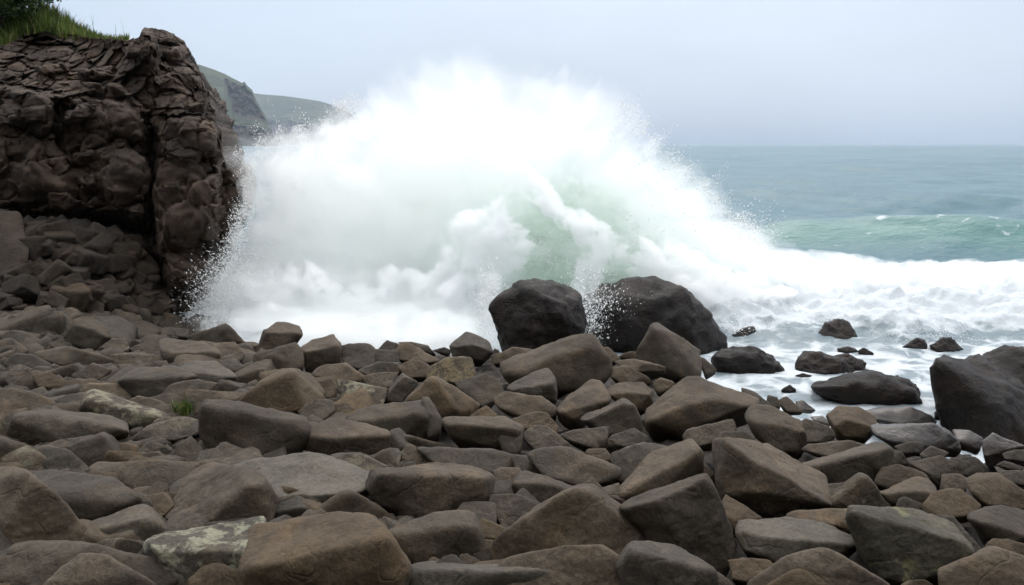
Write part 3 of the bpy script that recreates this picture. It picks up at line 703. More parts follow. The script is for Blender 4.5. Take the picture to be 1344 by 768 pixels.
def sea0(x, Y):
    return np.zeros_like(np.asarray(x, float))


k = 0
for line in BOULDERS.strip().splitlines():
    if line.strip() and line[0] != '#':
        trace(line, k, lambda x, Y: np.maximum(S(x, Y), 0.25)); k += 1
for line in SEA_ROCKS.strip().splitlines():
    if line.strip() and line[0] != '#':
        trace(line, k, (lambda x, Y: np.maximum(S(x, Y), 0.0)), True); k += 1

# labels: each boulder is told apart by its look and by the landmark beside it
def own_words(b):
    big = b['w'] * max(b['h'], 1)
    size = 'large' if big > 7000 else 'middling' if big > 1900 else 'small' if big > 650 else 'little'
    a = b['w'] / max(b['h'], 1)
    shape = 'flat' if a > 2.6 else 'low' if a > 1.9 else 'chunky' if a > 1.25 else 'squarish' if a > 0.85 else 'upright'
    return size, TONE[b['mat']], shape


refs = [b for b in placed if b['ref']]
used = {b['label'] for b in placed if b['label']}
for b in placed:
    if not b['label']:
        sz, tn, sh = own_words(b)
        near = sorted((q for q in refs if q is not b), key=lambda q: ((q['cx'] - b['cx']) / 1.0) ** 2 + ((q['cy'] - b['cy']) * 1.6) ** 2)[:8]
        for q in near:
            dx = (b['cx'] - q['cx']) / (q['w'] / 2 + 1); dy = (b['cy'] - q['cy']) / (q['h'] / 2 + 1)
            far = '' if max(abs(dx), abs(dy)) < 2.2 else 'some way '
            way = ('to the right of' if dx > 0 else 'to the left of') if abs(dx) > abs(dy) else ('in front of' if dy > 0 else 'behind')
            lab = f'{sz} {tn} {sh} boulder {far}{way} the {q["ref"]}'
            if len(lab.split()) > 16: lab = lab.replace(f' {sh} boulder', ' boulder').replace('to the right of', 'right of').replace('to the left of', 'left of')
            if lab not in used and len(lab.split()) <= 16: break
        b['label'] = lab
    used.add(b['label'])
    tag(b['o'], b['label'], 'sea rock' if b['sea'] else 'boulder', 'rocks standing in the surf' if b['sea'] else 'boulders of the beach')

# ------------------------------------------------------------------ smaller stones that fill the gaps
def proto(seed, sub):
    r = np.random.default_rng(seed)
    q = np.array([[a, b, c] for a in (-1, 1) for b in (-1, 1) for c in (-1, 1)], float) * [1, r.uniform(.65, 1), r.uniform(.45, .8)]
    q += r.normal(0, .16, q.shape)
    return block(q, sub, seed, p=28, chips=6, rough=0.05, chip_lo=0.72)
PROTO = [proto(900 + i, 4) for i in range(14)]


def rot(r, tilt=0.5):
    return Matrix.Rotation(r.uniform(0, 6.28), 3, 'Z') @ Matrix.Rotation(r.normal(0, tilt), 3, 'X') @ Matrix.Rotation(r.normal(0, tilt), 3, 'Y')


fill = np.random.default_rng(21)
pm = {}
tones = ['g', 'b', 'g', 'd', 'b', 't', 'm', 'k']
def beach_px(fill):
    while True:
        px = fill.uniform(-30, 1374); py = fill.uniform(405, 775)
        if px > 900 and py < 490 + (px - 900) * 0.33: continue
        if px < 250 and py < 412: continue
        if py < 462 - 0.0 and px > 330: continue
        if py < 412 + max(0, px - 250) * 0.55 and px > 250: continue
        return px, py
NFILL = 255
for i in range(NFILL):
    px, py = beach_px(fill)
    Y = hit(px, py); P = W(px, py, Y)
    s = (fill.uniform(17, 36) if px < 560 else fill.uniform(14, 32)) * Y / F if i < 215 else fill.uniform(9, 16) * Y / F
    m = tones[int(fill.integers(len(tones)))]
    if px > 1080 and py < 660: m = 'd' if fill.random() < .6 else 'w'
    key = (int(fill.integers(len(PROTO))), m)
    if key not in pm:
        V, Fc = PROTO[key[0]]; pm[key] = mesh_np('stone', V, Fc); pm[key].materials.append(MATS[m])
    o = link('stone', pm[key])
    o.matrix_world = Matrix.Translation((P[0], P[1], S(P[0], P[1]) - s * (0.34 if s > 0.1 else 0.1))) @ rot(fill, .35).to_4x4() @ Matrix.Diagonal((s, s, s, 1))
    tag(o, 'small loose stone filling a gap between the larger boulders of the beach', 'stone', 'small stones filling the gaps between boulders')

# the beach goes on to both sides of the photographed stretch
side = np.random.default_rng(55)
for i in range(130):
    x = side.uniform(3.2, 11) if i < 70 else side.uniform(-11, -2.6); Y = side.uniform(-1.5, 11)
    px, py = to_px(np.array([x, max(Y, 0.5), S(x, max(Y, 2.0))]))
    if -60 < px < 1404 and Y > 1 or S(x, max(Y, 2.0)) < 0.2: continue
    s = side.uniform(0.16, 0.46); m = tones[int(side.integers(len(tones)))]
    key = (int(side.integers(len(PROTO))), m)
    if key not in pm:
        V, Fc = PROTO[key[0]]; pm[key] = mesh_np('stone', V, Fc); pm[key].materials.append(MATS[m])
    o = link('boulder', pm[key])
    o.matrix_world = Matrix.Translation((x, Y, S(x, max(Y, 2.0)) + s * 0.1)) @ rot(side, .3).to_4x4() @ Matrix.Diagonal((s, s, s, 1))
    tag(o, 'boulder lying farther along the beach beside the photographed stretch', 'boulder', 'boulders farther along the beach')

# talus: loose cobbles on the heap under the cliff
for i in range(130):
    px = fill.uniform(0, 235); py = fill.uniform(292 + px * 0.28, 408) if i < 84 else fill.uniform(288 + px * 0.2, 330 + px * 0.2)
    Y = hit(px, py); P = W(px, py, Y); s = (fill.uniform(7, 17) if i < 84 else fill.uniform(10, 22)) * Y / F
    key = (int(fill.integers(len(PROTO))), 'q')
    if key not in pm:
        V, Fc = PROTO[key[0]]; pm[key] = mesh_np('stone', V, Fc); pm[key].materials.append(MATS['q'])
    o = link('stone', pm[key])
    o.matrix_world = Matrix.Translation((P[0], P[1], S(P[0], P[1]) + s * 0.3)) @ rot(fill).to_4x4() @ Matrix.Diagonal((s, s, s, 1))
    tag(o, 'little dark stone lying loose on the rubble heap under the cliff', 'stone', 'loose stones on the rubble heap')

# shingle underneath: too many to count
def shingle(n, seed):
    r = np.random.default_rng(seed)
    small = [proto(950 + i, 2) for i in range(8)]
    VV, FF, off = [], [], 0
    for i in range(n):
        px, py = beach_px(r)
        Y = hit(px, py, hi=20); P = W(px, py, Y); P[2] = S(P[0], P[1])
        s = r.uniform(3.5, 15) * Y / F
        V, Fc = small[int(r.integers(8))]
        M = np.array(rot(r, .6))
        VV.append((V * s) @ M.T + P - [0, 0, s * 0.1 + 0.04]); FF.append(Fc + off); off += len(V)
    return mesh_np('shingle', np.vstack(VV), np.vstack(FF))
if 'shingle' not in SKIP:
    o = link('shingle', shingle(3200, 5), MATS['d'])
    tag(o, 'small dark stones lying deep between the boulders', 'shingle', kind='stuff')

# the beach itself
def beach_mesh():
    xs = np.concatenate([np.linspace(-30, -13.2, 40), np.linspace(-13, 9, 420), np.linspace(9.2, 28, 50)])
    ys = np.concatenate([np.linspace(-9, 2, 30), np.linspace(2.05, 18, 300), np.linspace(18.2, 21, 12)])
    X, Yg = np.meshgrid(xs, ys)
    P3 = np.stack([X, Yg, 0 * X], -1)
    f1, f2, c = voronoi(P3 * 4.2 + 0.2 * np.stack([fbm(P3 * 3, 2)] * 3, -1)); g1, g2, cg = voronoi(P3 * 9.0 + 7)
    peb = 0.10 * np.minimum(f2 - f1, 0.5) * (0.5 + c) * 2 + 0.05 * np.minimum(g2 - g1, 0.5)
    Z = S(X, np.maximum(Yg, 2.0)) - 0.25 + peb + 0.05 * fbm(P3 * 2.1, 4) - 1.2 * sstep(17, 20, Yg)
    V = np.stack([X, Yg, Z], -1).reshape(-1, 3)
    return mesh_np('beach_ground', V, grid_faces(len(ys), len(xs)))
link('beach_ground', beach_mesh(), rock_mat('beach_gravel', (0.010, 0.008, 0.0065), (0.032, 0.026, 0.021), (0.04, 0.03, 0.022), 0.4, scale=3.0, use_world=True))
tag(bpy.data.objects['beach_ground'], kind='structure')
# ------------------------------------------------------------------ the sea: one sheet from the beach to the horizon
def breaker(x, Y):
    """Green wave standing up beyond the surf: height and where on its face a point lies."""
    yc = 31.0 + 0.5 * np.sin(x * 0.21 + 1.0) + 0.35 * np.sin(x * 0.53) + 0.012 * (x - 16) ** 2 * 0.3
    A = 1.25 * sstep(6.5, 11.5, x) * (1 - 0.25 * sstep(17, 24, x)) + 0.10 * np.sin(x * 0.9)* sstep(8, 11, x)
    t = Y - yc
    f = np.where(t < 0, np.exp(-np.abs(t / 1.55) ** 1.6), 1 / (1 + (t / 4.5) ** 2))
    tr = -0.16 * np.exp(-((t + 3.0) / 1.3) ** 2)
    return A * (f + tr), t, A


def sea_mesh():
    ys = [8.5]
    while ys[-1] < 4200:
        y = ys[-1]
        ys.append(y + (0.07 if y < 34 else max(0.07, (y - 30) * 0.014 + 0.02)))
    ys = np.array(ys); an = np.linspace(-0.98, 0.98, 640)
    T, Yg = np.meshgrid(np.tan(an * 0.92), ys); X = T * Yg
    step = np.gradient(ys)[:, None]
    r = np.random.default_rng(11)
    z = np.zeros_like(X)
    for i in range(46):
        lam = 0.9 * (60 / 0.9) ** (i / 45) * r.uniform(.9, 1.1)
        th = r.normal(0, 0.42); kx, ky = np.sin(th), np.cos(th)
        amp = 0.0115 * lam ** 0.72
        fade = np.clip(lam / (step * 4) - 0.6, 0, 1)
        ph = (X * kx + Yg * ky) * 2 * np.pi / lam + r.uniform(0, 6.28)
        grp = 0.6 + 0.8 * np.sin(X / (lam * 3.1) + r.uniform(0, 6)) * np.sin(Yg / (lam * 4.3) + r.uniform(0, 6))
        z += amp * fade * grp * (np.sin(ph) + 0.25 * np.sin(2 * ph + 1.2))
    z *= sstep(22, 40, Yg) * 1.0 + 0.30
    bz, t, A = breaker(X, Yg)
    P3 = np.stack([X, Yg, 0 * X], -1)
    n1 = fbm(P3 * [0.55, 0.8, 1], 5, 0.55); n2 = fbm(P3 * [1.9, 2.6, 1] + 5, 4, 0.55); n3 = fbm(P3 * [0.14, 0.2, 1] + 3, 3)
    # white water rolling in between the breaker and the rocks
    bank = sstep(15.6, 18.2, Yg + 0.9 * n1) * (1 - sstep(22.5, 26.8, Yg + 1.4 * n1))
    zb = bank * (0.42 + 0.55 * np.maximum(-0.25, n1) + 0.12 * np.abs(n2) + 0.35 * np.maximum(0, n2 - 0.05))
    z += bz + zb
    near = (1 - sstep(14, 17, Yg))
    z += near * 0.05 * n2
    # foam: everywhere in the white water, thinning out to streaks
    foam = np.maximum(bank * 1.5, 1.0 * (1 - sstep(21.5, 29.0, Yg + 3.0 * n3 + 2.2 * n1)))
    near = 1 - sstep(15.0, 18.0, Yg + 1.2 * n1)
    foam = np.maximum(bank * 1.25, (1 - near) * foam)
    foam = np.maximum(foam, near * (0.66 + 0.30 * n1 + 0.22 * n3 + 0.6 * sstep(2.2, 0.2, X)))
    crest = np.exp(-((t + 0.12) / 0.22) ** 2) * (A > 0.3) * (0.42 + 0.55 * n1 + 0.3 * n3)
    streak = sstep(-5.5, -0.4, t) * (t < 0.0) * (A > 0.2) * np.exp(-(fbm(np.stack([X * 0.42 - Yg * 0.55, (Yg + 0.8 * X) * 0.11, 0 * X], -1) + 7, 4) / 0.05) ** 2) * 0.50
    foam = np.maximum(foam, np.maximum(crest, streak))
    foam = np.maximum(foam, 0.55 * sstep(0.42, 0.62, fbm(P3 * [0.05, 0.11, 1] + 31, 5, 0.6) + 0) * sstep(34, 60, Yg) * (Yg < 900) * 0.7)
    green = np.exp(-((t + 0.9) / 1.1) ** 2) * np.clip(A, 0, 1.2) / 1.2
    me = mesh_np('sea', np.stack([X, Yg, z], -1).reshape(-1, 3), grid_faces(*X.shape))
    set_attr(me, 'foam', np.clip(foam, 0, 1.5)); set_attr(me, 'thin', np.clip(green, 0, 1)); set_attr(me, 'churn', np.clip(1 - sstep(17, 23, Yg + 2 * n1), 0, 1))
    return me


def sea_material():
    t = NT('sea_water')
    tc = t.n('TexCoord').outputs['Object']
    fo = t.n('Attribute', _attribute_name='foam').outputs['Fac']; th = t.n('Attribute', _attribute_name='thin').outputs['Fac']
    w = t.vmath('ADD', tc, t.vmath('SCALE', t.n('TexNoise', Vector=tc, Scale=1.1, Detail=3.0).outputs['Color']))
    net = t.n('TexVoronoi', _feature='SMOOTH_F1', Vector=w, Scale=2.1, Smoothness=0.3).outputs['Distance']
    lace = t.noise(w, 3.2, 7, 0.66, 0.8)
    pat = t.math('ADD', t.math('MULTIPLY', net, 0.55), t.math('MULTIPLY', lace, 0.75))
    # the more foam, the fewer holes in it
    edge = t.math('SUBTRACT', 1.18, t.math('MULTIPLY', fo, 0.98))
    m = t.n('MapRange', _interpolation_type='SMOOTHSTEP', Value=t.math('SUBTRACT', pat, edge), From__Min=-0.10, From__Max=0.22).outputs[0]
    film = t.math('MULTIPLY', t.math('MINIMUM', fo, 1.0), 0.30)
    m = t.math('MAXIMUM', m, t.math('MULTIPLY', film, t.ramp(fo, 0.35, 0.8)))
    water = t.mix(th, (0.024, 0.092, 0.118), (0.075, 0.170, 0.160))
    water = t.mix(t.math('MULTIPLY', t.n('Attribute', _attribute_name='churn').outputs['Fac'], 0.8), water, (0.13, 0.165, 0.185))
    rip = t.n('Mapping', Vector=tc, Scale=(1.0, 2.2, 1.0)).outputs[0]
    rn = t.math('ADD', t.noise(rip, 2.6, 5, 0.6), t.math('MULTIPLY', t.noise(rip, 0.35, 4, 0.6), 2.2))
    nb = t.bump(rn, 0.42, 0.12)
    wa = t.n('BsdfPrincipled', Base__Color=water, Roughness=0.28, Normal=nb); wa.inputs['IOR'].default_value = 1.32
    fb = t.bump(t.noise(tc, 7.0, 6, 0.7), 0.5, 0.08)
    fm = t.n('BsdfPrincipled', Base__Color=(0.48, 0.515, 0.54, 1), Roughness=0.9, Normal=fb)
    fm.inputs['Specular IOR Level'].default_value = 0.15
    mx = t.n('MixShader', i0=m, i1=wa.outputs[0], i2=fm.outputs[0])
    return t.surf(mx.outputs[0])
if 'sea' not in SKIP:
    tag(link('sea', sea_mesh(), sea_material()), kind='structure')
# ------------------------------------------------------------------ the wave bursting over the rocks
PLUME = pts('268,410 278,392 296,368 312,340 324,305 326,262 314,228 304,200 326,186 350,178 376,170 402,162 425,150 442,137 452,139 466,127 482,118 500,107 522,96 545,88 568,78 592,73 616,75 640,78 660,84 684,90 700,87 710,94 730,102 752,104 772,108 794,118 815,130 832,144 846,160 858,178 874,194 894,210 912,226 930,244 946,262 962,278 984,294 1004,310 1030,330 1070,348 1120,362 1150,380 1140,420 1080,440 1000,446 950,456 860,466 700,470 600,468 500,466 420,464 360,458 310,442')
PC = (640, 300)


def resample(O, n):
    O = np.array(O + [O[0]], float); d = np.concatenate([[0], np.cumsum(np.linalg.norm(np.diff(O, axis=0), axis=1))])
    s = np.linspace(0, d[-1], n, endpoint=False)
    return np.stack([np.interp(s, d, O[:, 0]), np.interp(s, d, O[:, 1])], -1)


def lens(O, C, Y, T, n=360, m=46, scale=1.0, prof=0.5, noise=0.0, nfreq=0.5, ragged=0.0, yfun=None, front=1.0, seed=0):
    """A closed cushion whose rim is the outline O; front and back bulge by up to T metres."""
    O = resample(O, n)
    d = O - C
    if ragged:
        a = fbm(np.stack([O[:, 0] * 0.035, O[:, 1] * 0.035, np.full(n, seed + .5)], -1), 4, 0.6)
        d = d * (1 + ragged * a)[:, None]
    d = d * scale
    r = np.sin(np.linspace(0.02, 1, m) * math.pi / 2)
    def side(sg):
        px = C[0] + d[None, :, 0] * r[:, None]; py = C[1] + d[None, :, 1] * r[:, None]
        base = Y if yfun is None else yfun(px, py)
        h = T * (1 - r[:, None] ** 2) ** prof * np.ones_like(px)
        P = W(px, py, base)
        if noise:
            q = P * nfreq + seed
            b = np.abs(fbm(q, 4, 0.55)) * 2.2 - 0.45 + 0.5 * fbm(q * 0.5 + 9, 2)
            h = np.maximum(h * (1 + noise * b), 0.01 * h)
        return W(px, py, base - sg * h * (front if sg > 0 else 1.0))
    Fr, Bk = side(1), side(-1)
    V = np.concatenate([Fr.reshape(-1, 3), Bk[:-1].reshape(-1, 3)])
    N = m * n
    f1 = grid_faces(m, n, True)
    idx = np.concatenate([N + np.arange((m - 1) * n), (m - 1) * n + np.arange(n)]).reshape(m, n)
    a = idx[:-1]; b = np.roll(idx[:-1], -1, 1); c = np.roll(idx[1:], -1, 1); e = idx[1:]
    f2 = np.stack([a, e, c, b], -1).reshape(-1, 4)
    c1 = np.stack([np.arange(n), np.roll(np.arange(n), -1)], -1)
    V = np.vstack([V, Fr[0].mean(0), Bk[0].mean(0)])
    cap1 = np.stack([np.full(n, len(V) - 2), c1[:, 1], c1[:, 0]], -1)
    cap2 = np.stack([np.full(n, len(V) - 1), N + c1[:, 0], N + c1[:, 1]], -1)
    return V, [f1, f2, cap1, cap2]


def yplume(px, py):
    """Distance of the middle of the burst: it stands on the water, so its foot comes nearer."""
    Y = 19.3 - 1.0 * sstep(520, 300, px) + 1.6 * sstep(850, 1150, px)
    foot = (CAMZ - 0.55) / np.tan(PITCH + np.arctan((np.maximum(py, 340) - 384.0) / F))
    k = sstep(340, 400, py) * (1 - sstep(600, 690, px))
    return np.where(py > 340, Y + k * np.minimum(foot - Y, 0), Y)


OFF = W(640, 455, 19.3)
wave = empty('breaking_wave', tuple(OFF))
tag(wave, 'huge white burst of spray from a wave smashing onto the rocks', 'wave')


def region(t, sp, boxes):
    """Soft ellipses in metres from the foot of the burst (x, z, half width, half height)."""
    tot = None
    for (x, z, a, b) in boxes:
        u = t.math('DIVIDE', t.math('SUBTRACT', sp.outputs[0], x), a); v = t.math('DIVIDE', t.math('SUBTRACT', sp.outputs[2], z), b)
        r2 = t.math('ADD', t.math('MULTIPLY', u, u), t.math('MULTIPLY', v, v))
        e = t.math('EXPONENT', t.math('MULTIPLY', r2, -1.0))
        tot = e if tot is None else t.math('MAXIMUM', tot, e)
    return tot
GREEN = [(1.7, 1.8, 1.2, 1.15), (3.7, 1.7, 1.3, 1.05), (1.9, 3.1, 1.8, 1.0)]


def spray_volume(name, dens, lo=0.36, hi=0.62, floor=0.15, scale=0.55, g=0.35, clear=0.0, col=(0.988, 0.995, 0.993), detail=4.0, step=0.15, stretch=(1, 1, 1), thin=1.0):
    t = NT(name)
    tc = t.n('TexCoord').outputs['Object']
    vec = t.n('Mapping', Vector=tc, Scale=stretch).outputs[0] if stretch != (1, 1, 1) else tc
    d = t.ramp(t.noise(vec, scale, detail, 0.62, 0.7), lo, hi, floor, 1.0)
    v = t.n('VolumePrincipled', Anisotropy=g)
    if thin < 1:      # it thins out with height
        d = t.math('MULTIPLY', d, t.ramp(t.n('SeparateXYZ', Vector=tc).outputs[2], 2.6, 6.6, 1.0, thin))
    if clear > 0:
        gm = region(t, t.n('SeparateXYZ', Vector=tc), GREEN)
        d = t.math('MULTIPLY', d, t.math('SUBTRACT', 1.0, t.math('MULTIPLY', gm, clear)))
        t.t.links.new(t.mix(gm, col, (0.95, 0.992, 0.962)), v.inputs['Color'])
    else:
        v.inputs['Color'].default_value = (*col, 1)
    t.t.links.new(t.math('MULTIPLY', d, dens), v.inputs['Density'])
    v.inputs['Absorption Color'].default_value = (0, 0, 0, 1)
    m = t.vol(v.outputs[0])
    m.cycles.homogeneous_volume = False; m.cycles.volume_step_rate = step
    return m


def vpart(name, geo, mat):
    V, Fs = geo
    return link(name, mesh_np(name, V - OFF, Fs), mat, parent=wave)


def water_material():
    """Sea water torn to foam: white where it is broken up, green where it is still solid."""
    t = NT('torn_water')
    tc = t.n('TexCoord').outputs['Object']
    gm = region(t, t.n('SeparateXYZ', Vector=tc), GREEN)
    n = t.noise(tc, 1.3, 6, 0.62, 0.8)
    m = t.ramp(t.math('ADD', gm, t.math('MULTIPLY', t.math('SUBTRACT', n, 0.5), 0.9)), 0.2, 0.75)
    c = t.mix(m, (0.80, 0.84, 0.83), (0.42, 0.58, 0.45))
    nb = t.bump(t.noise(tc, 3.0, 7, 0.7), 0.5, 0.15)
    b = t.n('BsdfPrincipled', Base__Color=c, Roughness=0.8, Normal=nb); b.inputs['Specular IOR Level'].default_value = 0.2
    tr = t.n('BsdfTranslucent', Color=c)
    body = t.n('MixShader', i0=0.35, i1=b.outputs[0], i2=tr.outputs[0]).outputs[0]
    # torn into shreds: mostly holes where it is white, fuller where it is green
    solid = t.math('ADD', t.math('MULTIPLY', m, 0.55), t.ramp(t.noise(tc, 2.2, 6, 0.7), 0.45, 0.62, 0.0, 0.12))
    return t.surf(t.n('MixShader', i0=solid, i1=t.n('BsdfTransparent').outputs[0], i2=body).outputs[0])


def shrink(O, C, k, dx=0, dy=0):
    return [(C[0] + (x - C[0]) * k + dx, C[1] + (y - C[1]) * k + dy) for x, y in O]


def ell(cx, cy, a, b, rot=0, n=28):
    th = np.linspace(0, 2 * math.pi, n, endpoint=False); c, s = math.cos(rot), math.sin(rot)
    x, y = a * np.cos(th), b * np.sin(th)
    return [(cx + u * c - v * s, cy + u * s + v * c) for u, v in zip(x, y)]


if 'spray' not in SKIP:
    # solid heart of the wave
    core = shrink(PLUME, (640, 400), 0.80)
    vpart('water_sheet', lens(core, PC, 19.3, 0.9, ragged=0.10, noise=0.8, nfreq=0.8, yfun=lambda a, b: yplume(a, b) + 0.5), water_material())
    # dense spray, then the thin mist that hangs round it
    vpart('spray_cloud', lens(shrink(PLUME, PC, 0.99), PC, 19.3, 1.5, prof=0.85, ragged=0.10, noise=0.6, nfreq=0.6, yfun=yplume), spray_volume('dense_spray', 2.0, 0.33, 0.60, 0.12, 0.75, clear=0.74, thin=0.28, col=(0.984, 0.995, 0.988), step=0.22))
    vpart('mist', lens(shrink(PLUME, PC, 1.06), PC, 19.3, 2.2, prof=1.05, ragged=0.10, noise=0.5, nfreq=0.5, yfun=yplume, seed=5), spray_volume('thin_mist', 0.9, 0.36, 0.68, 0.12, 0.9, detail=5.0, clear=0.6, thin=0.62, col=(0.986, 0.995, 0.990), step=0.22))
    # bursts of white water thrown up in front
    # (centre x, y, half length, half width, tilt, distance, half depth)
    BURSTS = [(642, 316, 60, 46, 0.2, 17.0, 0.5), (604, 350, 38, 36, 0, 16.9, 0.45), (655, 285, 30, 24, 0.1, 17.0, 0.35), (700, 245, 82, 20, 0.72, 17.2, 0.4), (775, 305, 74, 22, 0.62, 17.1, 0.4), (772, 362, 22, 40, 0.15, 17.0, 0.3),
              (900, 375, 95, 50, 0.5, 17.6, 0.7), (985, 395, 80, 40, 0.3, 18.0, 0.7), (655, 425, 22, 38, 0, 15.3, 0.3)]
    rb = np.random.default_rng(41)
    # jets thrown out from the foot, fanning to the outline
    for px_, py_, wd in ((545, 96, 20), (592, 78, 26), (640, 84, 22), (703, 88, 13), (740, 104, 22), (786, 116, 16), (832, 146, 20), (866, 190, 24), (920, 240, 26), (968, 288, 22), (440, 146, 24), (490, 116, 22), (380, 176, 22), (345, 205, 18), (340, 300, 18)):
        x0 = 640 + (px_ - 640) * 0.35; y0 = 400 - 0.45 * (400 - py_)
        cx, cy = (px_ + x0) / 2, (py_ + y0) / 2
        ln = math.hypot(px_ - x0, py_ - y0) / 2
        BURSTS.append((cx, cy, ln * 1.04, wd, math.atan2(py_ - y0, px_ - x0), 18.4 + rb.uniform(-0.6, 0.9) - 1.0 * (px_ < 420), 0.35))
    BURSTS += [(352, 290, 55, 105, 0.1, 17.7, 0.8), (410, 195, 95, 34, -0.35, 18.3, 0.7), (330, 380, 60, 45, 0.3, 16.6, 0.6)]
    # churning white water at the foot
    for i in range(13):
        x_ = 285 + i * 29 + rb.uniform(-8, 8); y_ = 424 + 14 * min(1, i / 4) + rb.uniform(-12, 8)
        BURSTS.append((x_, y_, rb.uniform(26, 48), rb.uniform(15, 30), rb.uniform(-0.5, 0.5), 15.6 + rb.uniform(-0.1, 0.7), 0.35))
    for i in range(9):
        x_ = 320 + i * 36 + rb.uniform(-12, 12); y_ = 385 + rb.uniform(-25, 15)
        BURSTS.append((x_, y_, rb.uniform(30, 55), rb.uniform(20, 32), rb.uniform(-0.6, 0.6), 16.6 + rb.uniform(-0.2, 0.6), 0.4))
    FOOT = ell(455, 408, 205, 58, 0.08, 60)
    vpart('spray_foot', lens(FOOT, (455, 408), 16.4, 0.9, n=160, m=22, prof=0.8, ragged=0.25, noise=0.6, nfreq=1.0, seed=8), spray_volume('foot_mist', 0.9, 0.36, 0.62, 0.08, 1.0, detail=5.0, col=(0.980, 0.988, 0.988)))
    bm_ = spray_volume('white_water', 7.0, 0.45, 0.56, 0.0, 1.9, detail=6.0, step=0.15, col=(0.982, 0.988, 0.990))
    jm_ = spray_volume('thrown_water', 1.3, 0.44, 0.58, 0.0, 1.5, detail=6.0, step=0.15, col=(0.994, 0.998, 0.997))
    for i, (cx, cy, a, b, ro, Y, T) in enumerate(BURSTS):
        vpart('water_burst', lens(ell(cx, cy, a, b, ro), (cx, cy), Y, T, n=120, m=26, ragged=0.55, noise=0.9, nfreq=1.9, seed=i + 1, prof=0.7), jm_ if 9 <= i < 27 else bm_)
    # surf rolling in beside it
    SURF = pts('905,296 950,312 1000,322 1060,328 1130,334 1210,340 1300,342 1420,338 1520,372 1480,452 1380,450 1290,448 1200,440 1120,434 1040,434 960,440 905,430')
    vpart('surf_mist', lens(SURF, (1150, 400), 19.5, 1.6, n=240, m=26, ragged=0.16, noise=0.7, prof=0.75, nfreq=0.7, seed=3, yfun=lambda a, b: 20.4 - 0.9 * sstep(370, 440, b)), spray_volume('surf_mist', 2.3, 0.38, 0.62, 0.04, 0.8, detail=5.0))


